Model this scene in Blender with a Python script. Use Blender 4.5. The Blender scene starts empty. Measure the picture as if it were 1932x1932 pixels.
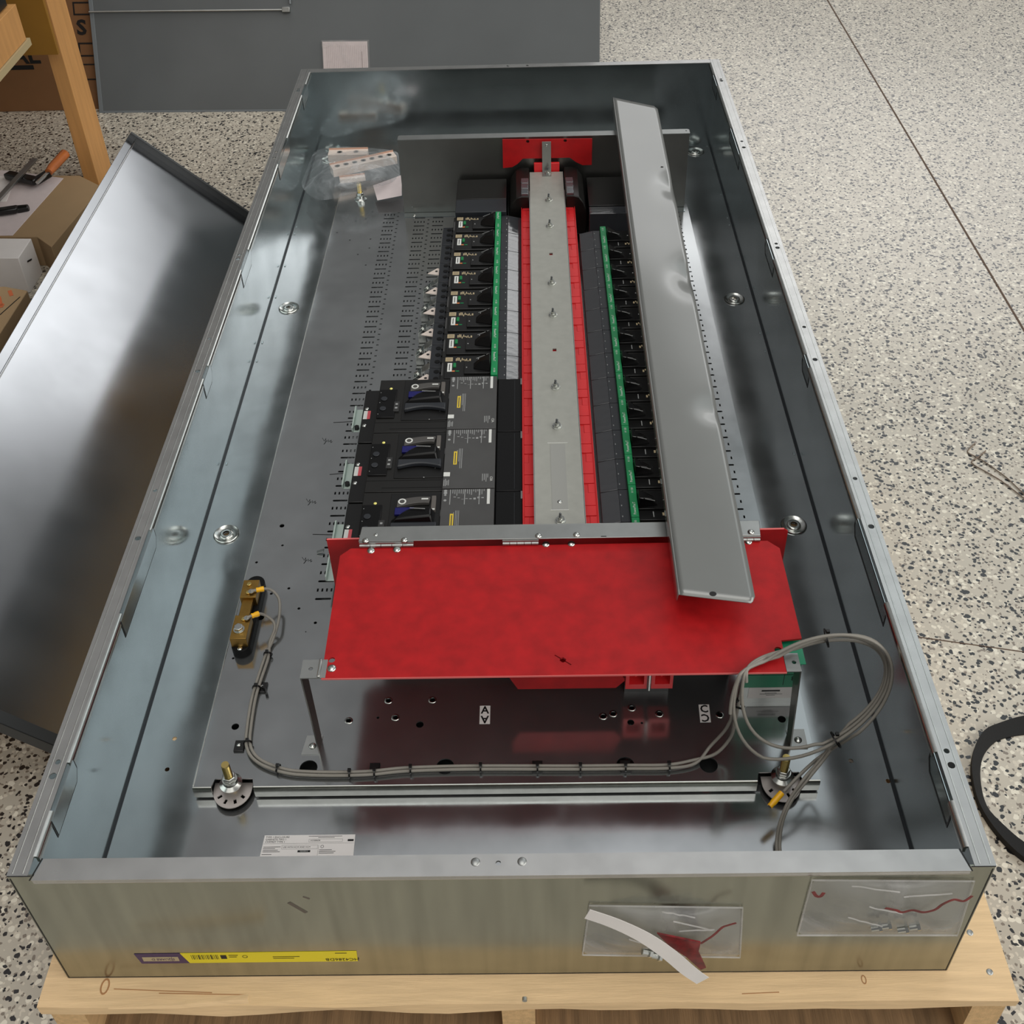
import bpy, bmesh, math, random
from mathutils import Vector, Matrix, noise
from mathutils.geometry import delaunay_2d_cdt
random.seed(7)
C = bpy.context.scene.collection
sc = bpy.context.scene
# ---------------- camera (solved from the corners of the steel enclosure) ----------------
CAM = Vector((0.583162, -0.636069, 1.399668))
RX = Vector((0.99965191, 0.00329295, -0.02617389))      # image right
RD = Vector((-0.01808701, -0.63671327, -0.77075621))    # image down
RF = Vector((-0.01920725, 0.77096133, -0.63643208))     # forward
FP, CX, CY = 2150.573, 968.301, 786.785
cd = bpy.data.cameras.new('camera'); cam = bpy.data.objects.new('camera', cd); C.objects.link(cam)
m = Matrix((( RX.x, -RD.x, -RF.x, CAM.x), (RX.y, -RD.y, -RF.y, CAM.y), (RX.z, -RD.z, -RF.z, CAM.z), (0, 0, 0, 1)))
cam.matrix_world = m
cd.sensor_width = 36; cd.sensor_fit = 'HORIZONTAL'; cd.lens = FP / 1932 * 36
cd.shift_x = (966 - CX) / 1932; cd.shift_y = -(966 - CY) / 1932
cd.clip_start = 0.05; cd.clip_end = 60
sc.camera = cam
sc.view_settings.view_transform = 'Standard'; sc.view_settings.look = 'None'
sc.view_settings.exposure = 0.0; sc.view_settings.gamma = 1.0
sc.view_settings.use_curve_mapping = False
def ray(u, v): return RX * ((u - CX) / FP) + RD * ((v - CY) / FP) + RF
def PZ(u, v, z): d = ray(u, v); return CAM + d * ((z - CAM.z) / d.z)
def PY(u, v, y): d = ray(u, v); return CAM + d * ((y - CAM.y) / d.y)
def PX(u, v, x): d = ray(u, v); return CAM + d * ((x - CAM.x) / d.x)
G = -0.13   # floor level (0 = underside of the enclosure, on top of the pallet)
# ---------------- daylight of the hall: world light ----------------
w = bpy.data.worlds.new('hall_daylight'); sc.world = w; w.use_nodes = True
nt = w.node_tree; nt.nodes.clear(); N = nt.nodes.new; Lk = nt.links.new
tc = N('ShaderNodeTexCoord'); sx = N('ShaderNodeSeparateXYZ'); Lk(tc.outputs['Generated'], sx.inputs[0])
def mth(op, a, b=None):
    n = N('ShaderNodeMath'); n.operation = op
    for i, q in enumerate((a, b)):
        if q is None: continue
        if isinstance(q, (int, float)): n.inputs[i].default_value = q
        else: Lk(q, n.inputs[i])
    return n.outputs[0]
AZ = mth('MULTIPLY', mth('ARCTAN2', sx.outputs[0], sx.outputs[1]), 57.2958)
EL = mth('MULTIPLY', mth('ARCSINE', sx.outputs[2]), 57.2958)
def sstep(x, a, b):
    n = N('ShaderNodeMapRange'); n.interpolation_type = 'SMOOTHSTEP'; Lk(x, n.inputs[0])
    n.inputs[1].default_value = a; n.inputs[2].default_value = b; return n.outputs[0]
def window(a0, a1, sa, e0, e1, se):
    a = mth('MULTIPLY', sstep(AZ, a0 - sa, a0 + sa), mth('SUBTRACT', 1.0, sstep(AZ, a1 - sa, a1 + sa)))
    e = mth('MULTIPLY', sstep(EL, e0 - se, e0 + se), mth('SUBTRACT', 1.0, sstep(EL, e1 - se, e1 + se)))
    return mth('MULTIPLY', a, e)
SKY = [  # azimuth span, softness, elevation span, softness, colour, strength
    ((-190, 190, 1, -20, 95, 1), (1.0, 0.985, 0.96), 0.14),
    ((3.2, 37, 1.6, 22, 32.5, 1.8), (1.0, 1.0, 1.0), 1.75),                # big open door / windows ahead
    ((10, 27, 4, 29, 37, 2), (1.0, 1.0, 1.0), 1.0),
    ((-45, 3, 4, 25, 40, 4), (0.95, 0.98, 1.0), 0.05),
    ((15, 45, 4, 36, 56, 4), (0.88, 0.99, 1.02), 0.85),
    ((4, 32, 5, 57, 62, 2), (0.97, 1.0, 1.03), 0.4),              # ceiling lights ahead
    ((-50, 45, 5, 60.5, 66, 1), (1.0, 1.0, 1.02), 1.1),
    ((-45, 2, 4, 38, 60, 4), (1.0, 1.0, 1.02), 0.12),
    ((72, 160, 8, 16, 46, 6), (1.0, 0.98, 0.93), 3.0),            # daylight from the right
    ((150, 190, 6, 36, 70, 6), (1.0, 0.97, 0.92), 1.3),           # light behind the camera
    ((-190, -120, 6, 36, 70, 6), (1.0, 0.97, 0.92), 1.0),
    ((-190, 190, 1, 72, 95, 2), (1.0, 0.98, 0.94), 2.3),
]
acc = None
for (args, col, s) in SKY:
    wv = mth('MULTIPLY', window(*args), s)
    vm = N('ShaderNodeVectorMath'); vm.operation = 'SCALE'; vm.inputs[0].default_value = col; Lk(wv, vm.inputs[3])
    if acc is None: acc = vm.outputs[0]
    else:
        ad = N('ShaderNodeVectorMath'); ad.operation = 'ADD'; Lk(acc, ad.inputs[0]); Lk(vm.outputs[0], ad.inputs[1]); acc = ad.outputs[0]
w.cycles.sampling_method = 'MANUAL'; w.cycles.sample_map_resolution = 2048
bg = N('ShaderNodeBackground'); Lk(acc, bg.inputs[0]); bg.inputs[1].default_value = 1.0
wo = N('ShaderNodeOutputWorld'); Lk(bg.outputs[0], wo.inputs[0])

# ---------------- materials ----------------
def srgb(c):
    if isinstance(c, str): c = tuple(int(c[i:i + 2], 16) for i in (0, 2, 4))
    return tuple(((v / 255) / 12.92 if v / 255 <= 0.04045 else ((v / 255 + 0.055) / 1.055) ** 2.4) for v in c)
MT = {}
def mat(name, col, rough=0.5, metal=0.0, var=0.0, vs=20.0, bump=0.0, bs=60.0, rvar=0.0, stretch=None, spec=0.5, alpha=1.0, trans=0.0, coat=0.0):
    if name in MT: return MT[name]
    mm = bpy.data.materials.new(name); mm.use_nodes = True; t = mm.node_tree; b = t.nodes['Principled BSDF']
    c = srgb(col); b.inputs['Base Color'].default_value = (*c, 1); b.inputs['Roughness'].default_value = rough
    b.inputs['Metallic'].default_value = metal; b.inputs['Specular IOR Level'].default_value = spec
    b.inputs['Alpha'].default_value = alpha; b.inputs['Transmission Weight'].default_value = trans
    b.inputs['Coat Weight'].default_value = coat
    tx = t.nodes.new('ShaderNodeTexCoord'); vec = tx.outputs['Object']
    if stretch:
        mp = t.nodes.new('ShaderNodeMapping'); mp.inputs['Scale'].default_value = stretch; t.links.new(vec, mp.inputs[0]); vec = mp.outputs[0]
    def nz(scale, detail=4):
        n = t.nodes.new('ShaderNodeTexNoise'); n.inputs['Scale'].default_value = scale; n.inputs['Detail'].default_value = detail
        t.links.new(vec, n.inputs['Vector']); return n.outputs[0]
    if var:
        r = t.nodes.new('ShaderNodeMapRange'); t.links.new(nz(vs, 6), r.inputs[0]); r.inputs[1].default_value = .3; r.inputs[2].default_value = .7
        r.inputs[3].default_value = 1 - var; r.inputs[4].default_value = 1 + var
        s = t.nodes.new('ShaderNodeVectorMath'); s.operation = 'SCALE'; s.inputs[0].default_value = c; t.links.new(r.outputs[0], s.inputs[3])
        t.links.new(s.outputs[0], b.inputs['Base Color'])
    if rvar:
        r = t.nodes.new('ShaderNodeMapRange'); t.links.new(nz(7, 5), r.inputs[0]); r.inputs[1].default_value = .35; r.inputs[2].default_value = .65
        r.inputs[3].default_value = rough - rvar; r.inputs[4].default_value = rough + rvar; t.links.new(r.outputs[0], b.inputs['Roughness'])
    if bump:
        bn = t.nodes.new('ShaderNodeBump'); bn.inputs['Strength'].default_value = bump; bn.inputs['Distance'].default_value = .002
        t.links.new(nz(bs, 5), bn.inputs['Height']); t.links.new(bn.outputs[0], b.inputs['Normal'])
    MT[name] = mm; return mm
galv = mat('galvanised_steel', (182, 192, 194), .16, .94, var=.06, vs=9, rvar=.05, bump=.012, bs=8)
galv_floor = mat('galvanised_pan', (176, 179, 180), .15, .92, var=.08, vs=14, rvar=.04, bump=.01, bs=6)
galv_face = mat('galvanised_outer', (158, 160, 148), .22, .93, var=.13, vs=4, stretch=(14, 14, .5))
galv_rim = mat('galvanised_rim', (190, 190, 188), .26, .9, var=.08, vs=30, stretch=(1, 1, 1))
galv_lid = mat('cover_sheet', (200, 203, 207), .19, 1, var=.04, vs=3, rvar=.02, bump=.006, bs=3)
steel = mat('zinc_plated', (200, 202, 198), .22, 1, var=.08, vs=60)
steel_satin = mat('satin_steel', (172, 174, 172), .38, 1, var=.06, vs=40)
rail_m = mat('rail_paint', (166, 167, 160), .5, .35, var=.05, vs=60)
barrier_m = mat('barrier_steel', (150, 150, 146), .35, 1, var=.05, vs=20)
brassy = mat('yellow_zinc', (214, 190, 120), .25, 1)
brass = mat('brass_block', (150, 118, 62), .42, 1, var=.15, vs=50)
cover_m = mat('grey_enamel', (128, 130, 128), .28, .3, var=.03, vs=8, coat=.7, bump=.015, bs=4)
panel_m = mat('dark_grey_enamel', (92, 96, 98), .45, 0, var=.05, vs=6, bump=.02, bs=300)
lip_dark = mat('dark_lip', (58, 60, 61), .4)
panel_edge = mat('panel_edge', (110, 116, 120), .4, 0)
red_fib = mat('red_fibreboard', (166, 18, 22), .5, 0, spec=.3, var=.16, vs=45, bump=.06, bs=500)
red_fib_dark = mat('red_fibreboard_upright', (176, 16, 20), .5, 0, var=.12, vs=45)
disc_m = mat('disc_zinc', (196, 188, 184), .35, .4)
zinc_l = mat('light_zinc', (196, 212, 204), .35, .3, var=.05)
red_pl = mat('red_plastic', (222, 42, 46), .35, 0, var=.04, vs=30)
red_edge = mat('red_board_edge', (226, 110, 108), .6)
blk = mat('black_plastic', (15, 15, 15), .32, 0, var=.1, vs=80)
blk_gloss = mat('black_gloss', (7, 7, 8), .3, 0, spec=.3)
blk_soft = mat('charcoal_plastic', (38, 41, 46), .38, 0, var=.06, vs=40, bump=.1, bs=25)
blk_brown = mat('brown_black_plastic', (15, 14, 12), .4, 0, var=.1, vs=60)
lbl_grey = mat('grey_label_face', (68, 68, 68), .5, 0, var=.08, vs=30)
film_grey = mat('film_covered_plastic', (52, 54, 58), .1, 0, spec=.9, coat=.6, var=.06, vs=30, bump=.3, bs=40, stretch=(1, 3, 1))
green = mat('green_strip', (12, 134, 78), .35, 0, var=.05, vs=40)
green_lbl = mat('green_label', (24, 128, 92), .4)
green_btn = mat('green_button', (20, 120, 66), .3)
white = mat('white_print', (214, 216, 212), .45)
cap_grey = mat('cap_grey', (70, 73, 77), .12, 0, spec=.9, coat=.6)
grey_print = mat('grey_print', (150, 152, 152), .5)
paper = mat('paper_white', (232, 228, 226), .7, var=.02, vs=30)
paper_pink = mat('paper_sheet', (212, 200, 200), .6, var=.03, vs=60)
cream = mat('cream_print', (176, 160, 128), .5)
yellow = mat('yellow_sticker', (228, 210, 26), .4)
yellow_p = mat('yellow_insulation', (250, 186, 22), .35)
purple = mat('purple_sticker', (58, 34, 84), .4)
blue = mat('blue_plastic', (18, 18, 92), .35, var=.1, vs=90)
orange = mat('orange_print', (214, 128, 74), .5)
ink = mat('black_ink', (16, 15, 16), .55)
red_ink = mat('red_ink', (206, 84, 92), .5)
cable_m = mat('grey_cable', (138, 134, 126), .5, var=.04, vs=90)
wood = mat('pallet_pine', (226, 194, 150), .7, 0, var=.09, vs=10, stretch=(1.2, 14, 14), bump=.3, bs=40)
wood_y = mat('pallet_pine_lengthwise', (208, 172, 124), .7, 0, var=.14, vs=10, stretch=(14, 1.2, 14), bump=.3, bs=40)
wood_dark = mat('pallet_weathered', (140, 112, 80), .8, 0, var=.3, vs=9, stretch=(14, 1, 14), bump=.5, bs=30)
bench_w = mat('bench_pine', (196, 144, 86), .6, 0, var=.1, vs=8, stretch=(10, 10, .8))
bench_w2 = mat('bench_pine_side', (170, 118, 66), .6, 0, var=.1, vs=8, stretch=(10, 10, .8))
card = mat('cardboard', (128, 90, 56), .8, 0, var=.05, vs=12)
card_l = mat('cardboard_light', (158, 132, 98), .8, 0, var=.04, vs=12)
plyw = mat('yellow_plywood', (140, 98, 26), .6, 0, var=.08, vs=12)
handle_w = mat('varnished_handle', (176, 98, 44), .3, 0, var=.2, vs=30, coat=.5)
rubber = mat('matt_black', (9, 9, 9), .6, 0, spec=.2)
webbing = mat('black_webbing', (10, 10, 11), .8, 0, bump=.3, bs=400)
alum = mat('terminal_aluminium', (232, 218, 208), .4, .2, var=.05, vs=60)
def plastic(name, col, mixf, rough=.12, bump=.5, bs=14, wr=0.0):
    mm = bpy.data.materials.new(name); mm.use_nodes = True; t = mm.node_tree; t.nodes.clear()
    o = t.nodes.new('ShaderNodeOutputMaterial'); tr = t.nodes.new('ShaderNodeBsdfTransparent'); tr.inputs[0].default_value = (.97, .97, .97, 1)
    g = t.nodes.new('ShaderNodeBsdfPrincipled'); g.inputs['Base Color'].default_value = (*srgb(col), 1); g.inputs['Roughness'].default_value = rough
    mx = t.nodes.new('ShaderNodeMixShader'); tx = t.nodes.new('ShaderNodeTexCoord')
    n = t.nodes.new('ShaderNodeTexNoise'); n.inputs['Scale'].default_value = bs; n.inputs['Detail'].default_value = 3; n.inputs['Distortion'].default_value = 1.5
    t.links.new(tx.outputs['Object'], n.inputs['Vector'])
    bn = t.nodes.new('ShaderNodeBump'); bn.inputs['Strength'].default_value = bump; bn.inputs['Distance'].default_value = .01
    t.links.new(n.outputs[0], bn.inputs['Height']); t.links.new(bn.outputs[0], g.inputs['Normal'])
    mr = t.nodes.new('ShaderNodeMapRange'); t.links.new(n.outputs[0], mr.inputs[0]); mr.inputs[1].default_value = .45; mr.inputs[2].default_value = .75
    mr.inputs[3].default_value = mixf; mr.inputs[4].default_value = min(1, mixf + .3)
    t.links.new(mr.outputs[0], mx.inputs[0]); t.links.new(tr.outputs[0], mx.inputs[1]); t.links.new(g.outputs[0], mx.inputs[2]); t.links.new(mx.outputs[0], o.inputs[0])
    return mm
poly = plastic('clear_polythene', (214, 218, 222), .2, bump=.7, bs=18)
pouch_m = plastic('clear_pouch', (190, 190, 190), .34, rough=.2, bump=.35, bs=9)
hem_m = plastic('clear_hem', (222, 220, 218), .28, rough=.3, bump=.1, bs=9)
sleeve_m = plastic('clear_sleeve', (220, 215, 215), .08, rough=.2, bump=.1, bs=9)
def floor_mat():
    mm = bpy.data.materials.new('epoxy_flake_floor'); mm.use_nodes = True; t = mm.node_tree; b = t.nodes['Principled BSDF']; L = t.links.new
    tx = t.nodes.new('ShaderNodeTexCoord')
    base = t.nodes.new('ShaderNodeRGB'); base.outputs[0].default_value = (*srgb((184, 177, 163)), 1)
    col = base.outputs[0]
    n0 = t.nodes.new('ShaderNodeTexNoise'); n0.inputs['Scale'].default_value = 1.3; n0.inputs['Detail'].default_value = 5; L(tx.outputs['Object'], n0.inputs['Vector'])
    mr = t.nodes.new('ShaderNodeMapRange'); L(n0.outputs[0], mr.inputs[0]); mr.inputs[1].default_value = .3; mr.inputs[2].default_value = .7; mr.inputs[3].default_value = .9; mr.inputs[4].default_value = 1.08
    s = t.nodes.new('ShaderNodeVectorMath'); s.operation = 'SCALE'; L(col, s.inputs[0]); L(mr.outputs[0], s.inputs[3]); col = s.outputs[0]
    nd = t.nodes.new('ShaderNodeTexNoise'); nd.inputs['Scale'].default_value = 90; L(tx.outputs['Object'], nd.inputs['Vector'])
    ds = t.nodes.new('ShaderNodeVectorMath'); ds.operation = 'MULTIPLY_ADD'; L(nd.outputs['Color'], ds.inputs[0]); ds.inputs[1].default_value = (.006, .006, 0); L(tx.outputs['Object'], ds.inputs[2])
    def chips(scale, off, lo, hi, c, rnd=1.0):
        nonlocal col
        mp = t.nodes.new('ShaderNodeMapping'); mp.inputs['Location'].default_value = off; mp.inputs['Rotation'].default_value = (0, 0, off[0]); L(ds.outputs[0], mp.inputs[0])
        v = t.nodes.new('ShaderNodeTexVoronoi'); v.inputs['Scale'].default_value = scale; v.inputs['Randomness'].default_value = rnd; L(mp.outputs[0], v.inputs['Vector'])
        sp = t.nodes.new('ShaderNodeSeparateColor'); L(v.outputs['Color'], sp.inputs[0])
        a = t.nodes.new('ShaderNodeMath'); a.operation = 'GREATER_THAN'; L(sp.outputs[0], a.inputs[0]); a.inputs[1].default_value = lo
        d = t.nodes.new('ShaderNodeMath'); d.operation = 'LESS_THAN'; L(v.outputs['Distance'], d.inputs[0]); d.inputs[1].default_value = hi
        k = t.nodes.new('ShaderNodeMath'); k.operation = 'MULTIPLY'; L(a.outputs[0], k.inputs[0]); L(d.outputs[0], k.inputs[1])
        mx = t.nodes.new('ShaderNodeMix'); mx.data_type = 'RGBA'; L(k.outputs[0], mx.inputs[0]); L(col, mx.inputs[6]); mx.inputs[7].default_value = (*srgb(c), 1); col = mx.outputs[2]
    chips(190, (.3, .2, 0), .78, .62, (204, 196, 180))
    chips(220, (3.3, 1.2, 0), .86, .6, (126, 116, 104))
    chips(125, (1.7, 4.2, 0), .84, .56, (222, 216, 200))
    chips(180, (5.1, 2.2, 0), .85, .62, (24, 22, 24))
    chips(110, (2.1, 7.2, 0), .92, .52, (18, 17, 20))
    # saw-cut control joints in the slab
    sxn = t.nodes.new('ShaderNodeSeparateXYZ'); L(tx.outputs['Object'], sxn.inputs[0])
    L(col, b.inputs['Base Color']); b.inputs['Roughness'].default_value = .35; b.inputs['Coat Weight'].default_value = .8; b.inputs['Coat Roughness'].default_value = .16
    bn = t.nodes.new('ShaderNodeBump'); bn.inputs['Strength'].default_value = .25; bn.inputs['Distance'].default_value = .002; L(nd.outputs[0], bn.inputs['Height']); L(bn.outputs[0], b.inputs['Normal'])
    return mm
floor_m = floor_mat()

# ---------------- mesh helper ----------------
class M:
    def __init__(s): s.v = []; s.f = []; s.mi = []; s.tf = None
    def add(s, vs, fs, m=0):
        o = len(s.v)
        for p in vs:
            p = Vector(p); s.v.append(s.tf @ p if s.tf else p)
        for f in fs: s.f.append([i + o for i in f]); s.mi.append(m)
        return s
    def box(s, x0, x1, y0, y1, z0, z1, m=0):
        return s.add([(x0, y0, z0), (x1, y0, z0), (x1, y1, z0), (x0, y1, z0), (x0, y0, z1), (x1, y0, z1), (x1, y1, z1), (x0, y1, z1)],
                     [(0, 3, 2, 1), (4, 5, 6, 7), (0, 1, 5, 4), (1, 2, 6, 5), (2, 3, 7, 6), (3, 0, 4, 7)], m)
    def hexa(s, b, t, m=0):      # 4 bottom points + 4 top points
        return s.add(list(b) + list(t), [(0, 3, 2, 1), (4, 5, 6, 7), (0, 1, 5, 4), (1, 2, 6, 5), (2, 3, 7, 6), (3, 0, 4, 7)], m)
    def bar(s, a, b, w, h, up=(0, 0, 1), m=0):
        a = Vector(a); b = Vector(b); d = (b - a).normalized(); u = Vector(up); sd = d.cross(u).normalized(); u = sd.cross(d).normalized()
        q = [sd * (-w / 2) - u * (h / 2), sd * (w / 2) - u * (h / 2), sd * (w / 2) + u * (h / 2), sd * (-w / 2) + u * (h / 2)]
        return s.add([a + k for k in q] + [b + k for k in q], [(3, 2, 1, 0), (4, 5, 6, 7), (0, 1, 5, 4), (1, 2, 6, 5), (2, 3, 7, 6), (3, 0, 4, 7)], m)
    def cyl(s, c, ax, r, h, n=20, m=0, r2=None):
        c = Vector(c); ax = Vector(ax).normalized(); e1 = ax.orthogonal().normalized(); e2 = ax.cross(e1); r2 = r if r2 is None else r2
        vs = [c + (e1 * math.cos(6.28318 * i / n) + e2 * math.sin(6.28318 * i / n)) * r for i in range(n)] + [c + ax * h + (e1 * math.cos(6.28318 * i / n) + e2 * math.sin(6.28318 * i / n)) * r2 for i in range(n)]
        fs = [(i, (i + 1) % n, n + (i + 1) % n, n + i) for i in range(n)] + [tuple(reversed(range(n))), tuple(range(n, 2 * n))]
        return s.add(vs, fs, m)
    def lathe(s, c, prof, n=28, m=0, ax=(0, 0, 1)):   # prof: (r, h) list
        c = Vector(c); ax = Vector(ax).normalized(); e1 = ax.orthogonal().normalized(); e2 = ax.cross(e1)
        vs = []; fs = []
        for r, h in prof: vs += [c + ax * h + (e1 * math.cos(6.28318 * i / n) + e2 * math.sin(6.28318 * i / n)) * max(r, 1e-5) for i in range(n)]
        for k in range(len(prof) - 1):
            fs += [(k * n + i, k * n + (i + 1) % n, (k + 1) * n + (i + 1) % n, (k + 1) * n + i) for i in range(n)]
        return s.add(vs, fs, m)
    def tube(s, pts, r, n=8, m=0, closed=False):
        pts = [Vector(p) for p in pts]; L = len(pts); vs = []; fs = []; u = None
        for i, p in enumerate(pts):
            a = pts[i - 1] if (i > 0 or closed) else p; b = pts[(i + 1) % L] if (i < L - 1 or closed) else p
            d = (b - a).normalized()
            if u is None: u = d.orthogonal().normalized()
            u = (u - d * u.dot(d)).normalized(); q = d.cross(u)
            rr = r[i] if isinstance(r, (list, tuple)) else r
            vs += [p + (u * math.cos(6.28318 * k / n) + q * math.sin(6.28318 * k / n)) * rr for k in range(n)]
        for i in range(L if closed else L - 1):
            j = (i + 1) % L; fs += [(i * n + k, i * n + (k + 1) % n, j * n + (k + 1) % n, j * n + k) for k in range(n)]
        if not closed: fs += [tuple(reversed(range(n))), tuple(range((L - 1) * n, L * n))]
        return s.add(vs, fs, m)
    def prism(s, poly, z0, z1, m=0, fr=None):    # polygon in local xy of frame fr, extruded along local z
        n = len(poly); fr = fr or Matrix.Identity(4)
        vs = [fr @ Vector((x, y, z0)) for x, y in poly] + [fr @ Vector((x, y, z1)) for x, y in poly]
        fs = [tuple(reversed(range(n))), tuple(range(n, 2 * n))] + [(i, (i + 1) % n, n + (i + 1) % n, n + i) for i in range(n)]
        return s.add(vs, fs, m)
    def plate(s, outline, holes, z0, z1, m=0, fr=None, mh=None):
        def ccw(l):
            l = [tuple(q)[:2] for q in l]; ar = sum(l[i - 1][0] * l[i][1] - l[i][0] * l[i - 1][1] for i in range(len(l))); return l if ar > 0 else l[::-1]
        outline = ccw(outline); holes = [ccw(h) for h in holes]
        fr = fr or Matrix.Identity(4); vv = [Vector(p) for p in outline]; faces = [list(range(len(outline)))]
        for h in holes:
            o = len(vv); vv += [Vector(p) for p in h]; faces.append(list(range(o, o + len(h))))
        r = delaunay_2d_cdt(vv, [], faces, 1, 1e-7, True); ov, of, orig = r[0], r[2], r[5]
        keep = [f for f, o in zip(of, orig) if list(o) == [0]]
        for z, flip in ((z1, False), (z0, True)):
            s.add([fr @ Vector((p.x, p.y, z)) for p in ov], [tuple(reversed(f)) if flip else tuple(f) for f in keep], m)
        for k, loop in enumerate([outline] + list(holes)):
            n = len(loop); vs = [fr @ Vector((x, y, z0)) for x, y in loop] + [fr @ Vector((x, y, z1)) for x, y in loop]
            s.add(vs, [(i, (i + 1) % n, n + (i + 1) % n, n + i) for i in range(n)], m if (k == 0 or mh is None) else mh)
        return s
    def dome(s, c, r, h, n=14, m=0, ax=(0, 0, 1)):
        return s.lathe(c, [(r * math.cos(t), h * math.sin(t)) for t in [i * 1.5708 / 5 for i in range(6)]], n, m, ax)
    def build(s, name, mats, parent=None, bevel=0.0, sharp=35, seg=2):
        me = bpy.data.meshes.new(name)
        if not isinstance(mats, (list, tuple)): mats = [mats]
        if parent is None:
            xs = [p.x for p in s.v]; ys = [p.y for p in s.v]; zs = [p.z for p in s.v]
            org = Vector(((min(xs) + max(xs)) / 2, (min(ys) + max(ys)) / 2, min(zs)))
        else: org = Vector(parent.get('_o', (0, 0, 0)))
        me.from_pydata([p - org for p in s.v], [], s.f)
        for q in mats: me.materials.append(q)
        for p, mi in zip(me.polygons, s.mi): p.material_index = mi
        bm = bmesh.new(); bm.from_mesh(me); bmesh.ops.recalc_face_normals(bm, faces=bm.faces); bm.to_mesh(me); bm.free()
        me.polygons.foreach_set('use_smooth', [True] * len(me.polygons)); me.set_sharp_from_angle(angle=math.radians(sharp))
        o = bpy.data.objects.new(name, me); C.objects.link(o)
        if parent is None: o.location = org; o['_o'] = tuple(org)
        else: o.parent = parent; o['_o'] = tuple(org)
        if bevel:
            b = o.modifiers.new('edge', 'BEVEL'); b.width = bevel; b.segments = seg; b.limit_method = 'ANGLE'; b.angle_limit = math.radians(40); b.harden_normals = False
        return o
def rect(x0, x1, y0, y1): return [(x0, y0), (x1, y0), (x1, y1), (x0, y1)]
def circ(x, y, r, n=14, ry=None): return [(x + r * math.cos(6.28318 * i / n), y + (ry or r) * math.sin(6.28318 * i / n)) for i in range(n)]
def tag(o, label, cat, group=None, kind=None):
    o['label'] = label; o['category'] = cat
    if group: o['group'] = group
    if kind: o['kind'] = kind
    return o
def thing(name, label, cat, loc=(0, 0, 0), group=None):
    o = bpy.data.objects.new(name, None); C.objects.link(o); o.location = loc; o.empty_display_size = .02
    o['_o'] = tuple(loc); return tag(o, label, cat, group)
def copy_tree(o, parent=None):
    c = o.copy(); C.objects.link(c); c.parent = parent
    for ch in list(o.children): copy_tree(ch, c)
    return c
def frame(o, x, y):   # local x, y axes -> frame with z = x cross y
    x = Vector(x).normalized(); z = x.cross(Vector(y)).normalized(); y = z.cross(x)
    return Matrix(((x.x, y.x, z.x, o[0]), (x.y, y.y, z.y, o[1]), (x.z, y.z, z.z, o[2]), (0, 0, 0, 1)))
def text_into(mb, s, size, fr, m=0, th=.0002, sx=1.0, align='CENTER', bold=0.0):
    cu = bpy.data.curves.new('t', 'FONT'); cu.body = s; cu.size = size; cu.align_x = align; cu.align_y = 'CENTER'; cu.extrude = th; cu.resolution_u = 2; cu.offset = bold
    ob = bpy.data.objects.new('t', cu); C.objects.link(ob); bpy.context.view_layer.update()
    me = bpy.data.meshes.new_from_object(ob.evaluated_get(bpy.context.evaluated_depsgraph_get()))
    mb.add([fr @ Vector((v.co.x * sx, v.co.y, v.co.z)) for v in me.vertices], [tuple(p.vertices) for p in me.polygons], m)
    bpy.data.objects.remove(ob); bpy.data.curves.remove(cu); bpy.data.meshes.remove(me)
def smooth_path(pts, k=6):
    pts = [Vector(p) for p in pts]; out = []
    for i in range(len(pts) - 1):
        p0 = pts[max(i - 1, 0)]; p1 = pts[i]; p2 = pts[i + 1]; p3 = pts[min(i + 2, len(pts) - 1)]
        for j in range(k):
            t = j / k; out.append(.5 * ((2 * p1) + (p2 - p0) * t + (2 * p0 - 5 * p1 + 4 * p2 - p3) * t * t + (3 * p1 - p0 - 3 * p2 + p3) * t ** 3))
    out.append(pts[-1]); return out
W, L, D = 1.067, 2.184, 0.241
I4 = Matrix.Identity(4)
FX = lambda x: frame((x, 0, 0), (0, 1, 0), (0, 0, 1))      # plane x = const, local (y, z), normal +x
FY = lambda y: frame((0, y, 0), (1, 0, 0), (0, 0, 1))      # plane y = const, local (x, z), normal -y
# ---------------- setting ----------------
fl = M(); fl.add([(-6, -4, G), (7, -4, G), (7, 9, G), (-6, 9, G)], [(0, 1, 2, 3)])
o = fl.build('floor', floor_m); o['kind'] = 'structure'
joint_m = mat('floor_joint', (92, 74, 62), .8)
for i, (a, b, wd) in enumerate([((1.684, 9), (1.71, -3.9), .005), ((1.0, .66), (3.5, .14), .0018)]):
    t = M().bar((a[0], a[1], G + .0004), (b[0], b[1], G + .0004), wd, .0006); q = t.build('trim_%d' % (i + 1), joint_m); q['kind'] = 'structure'
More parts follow.
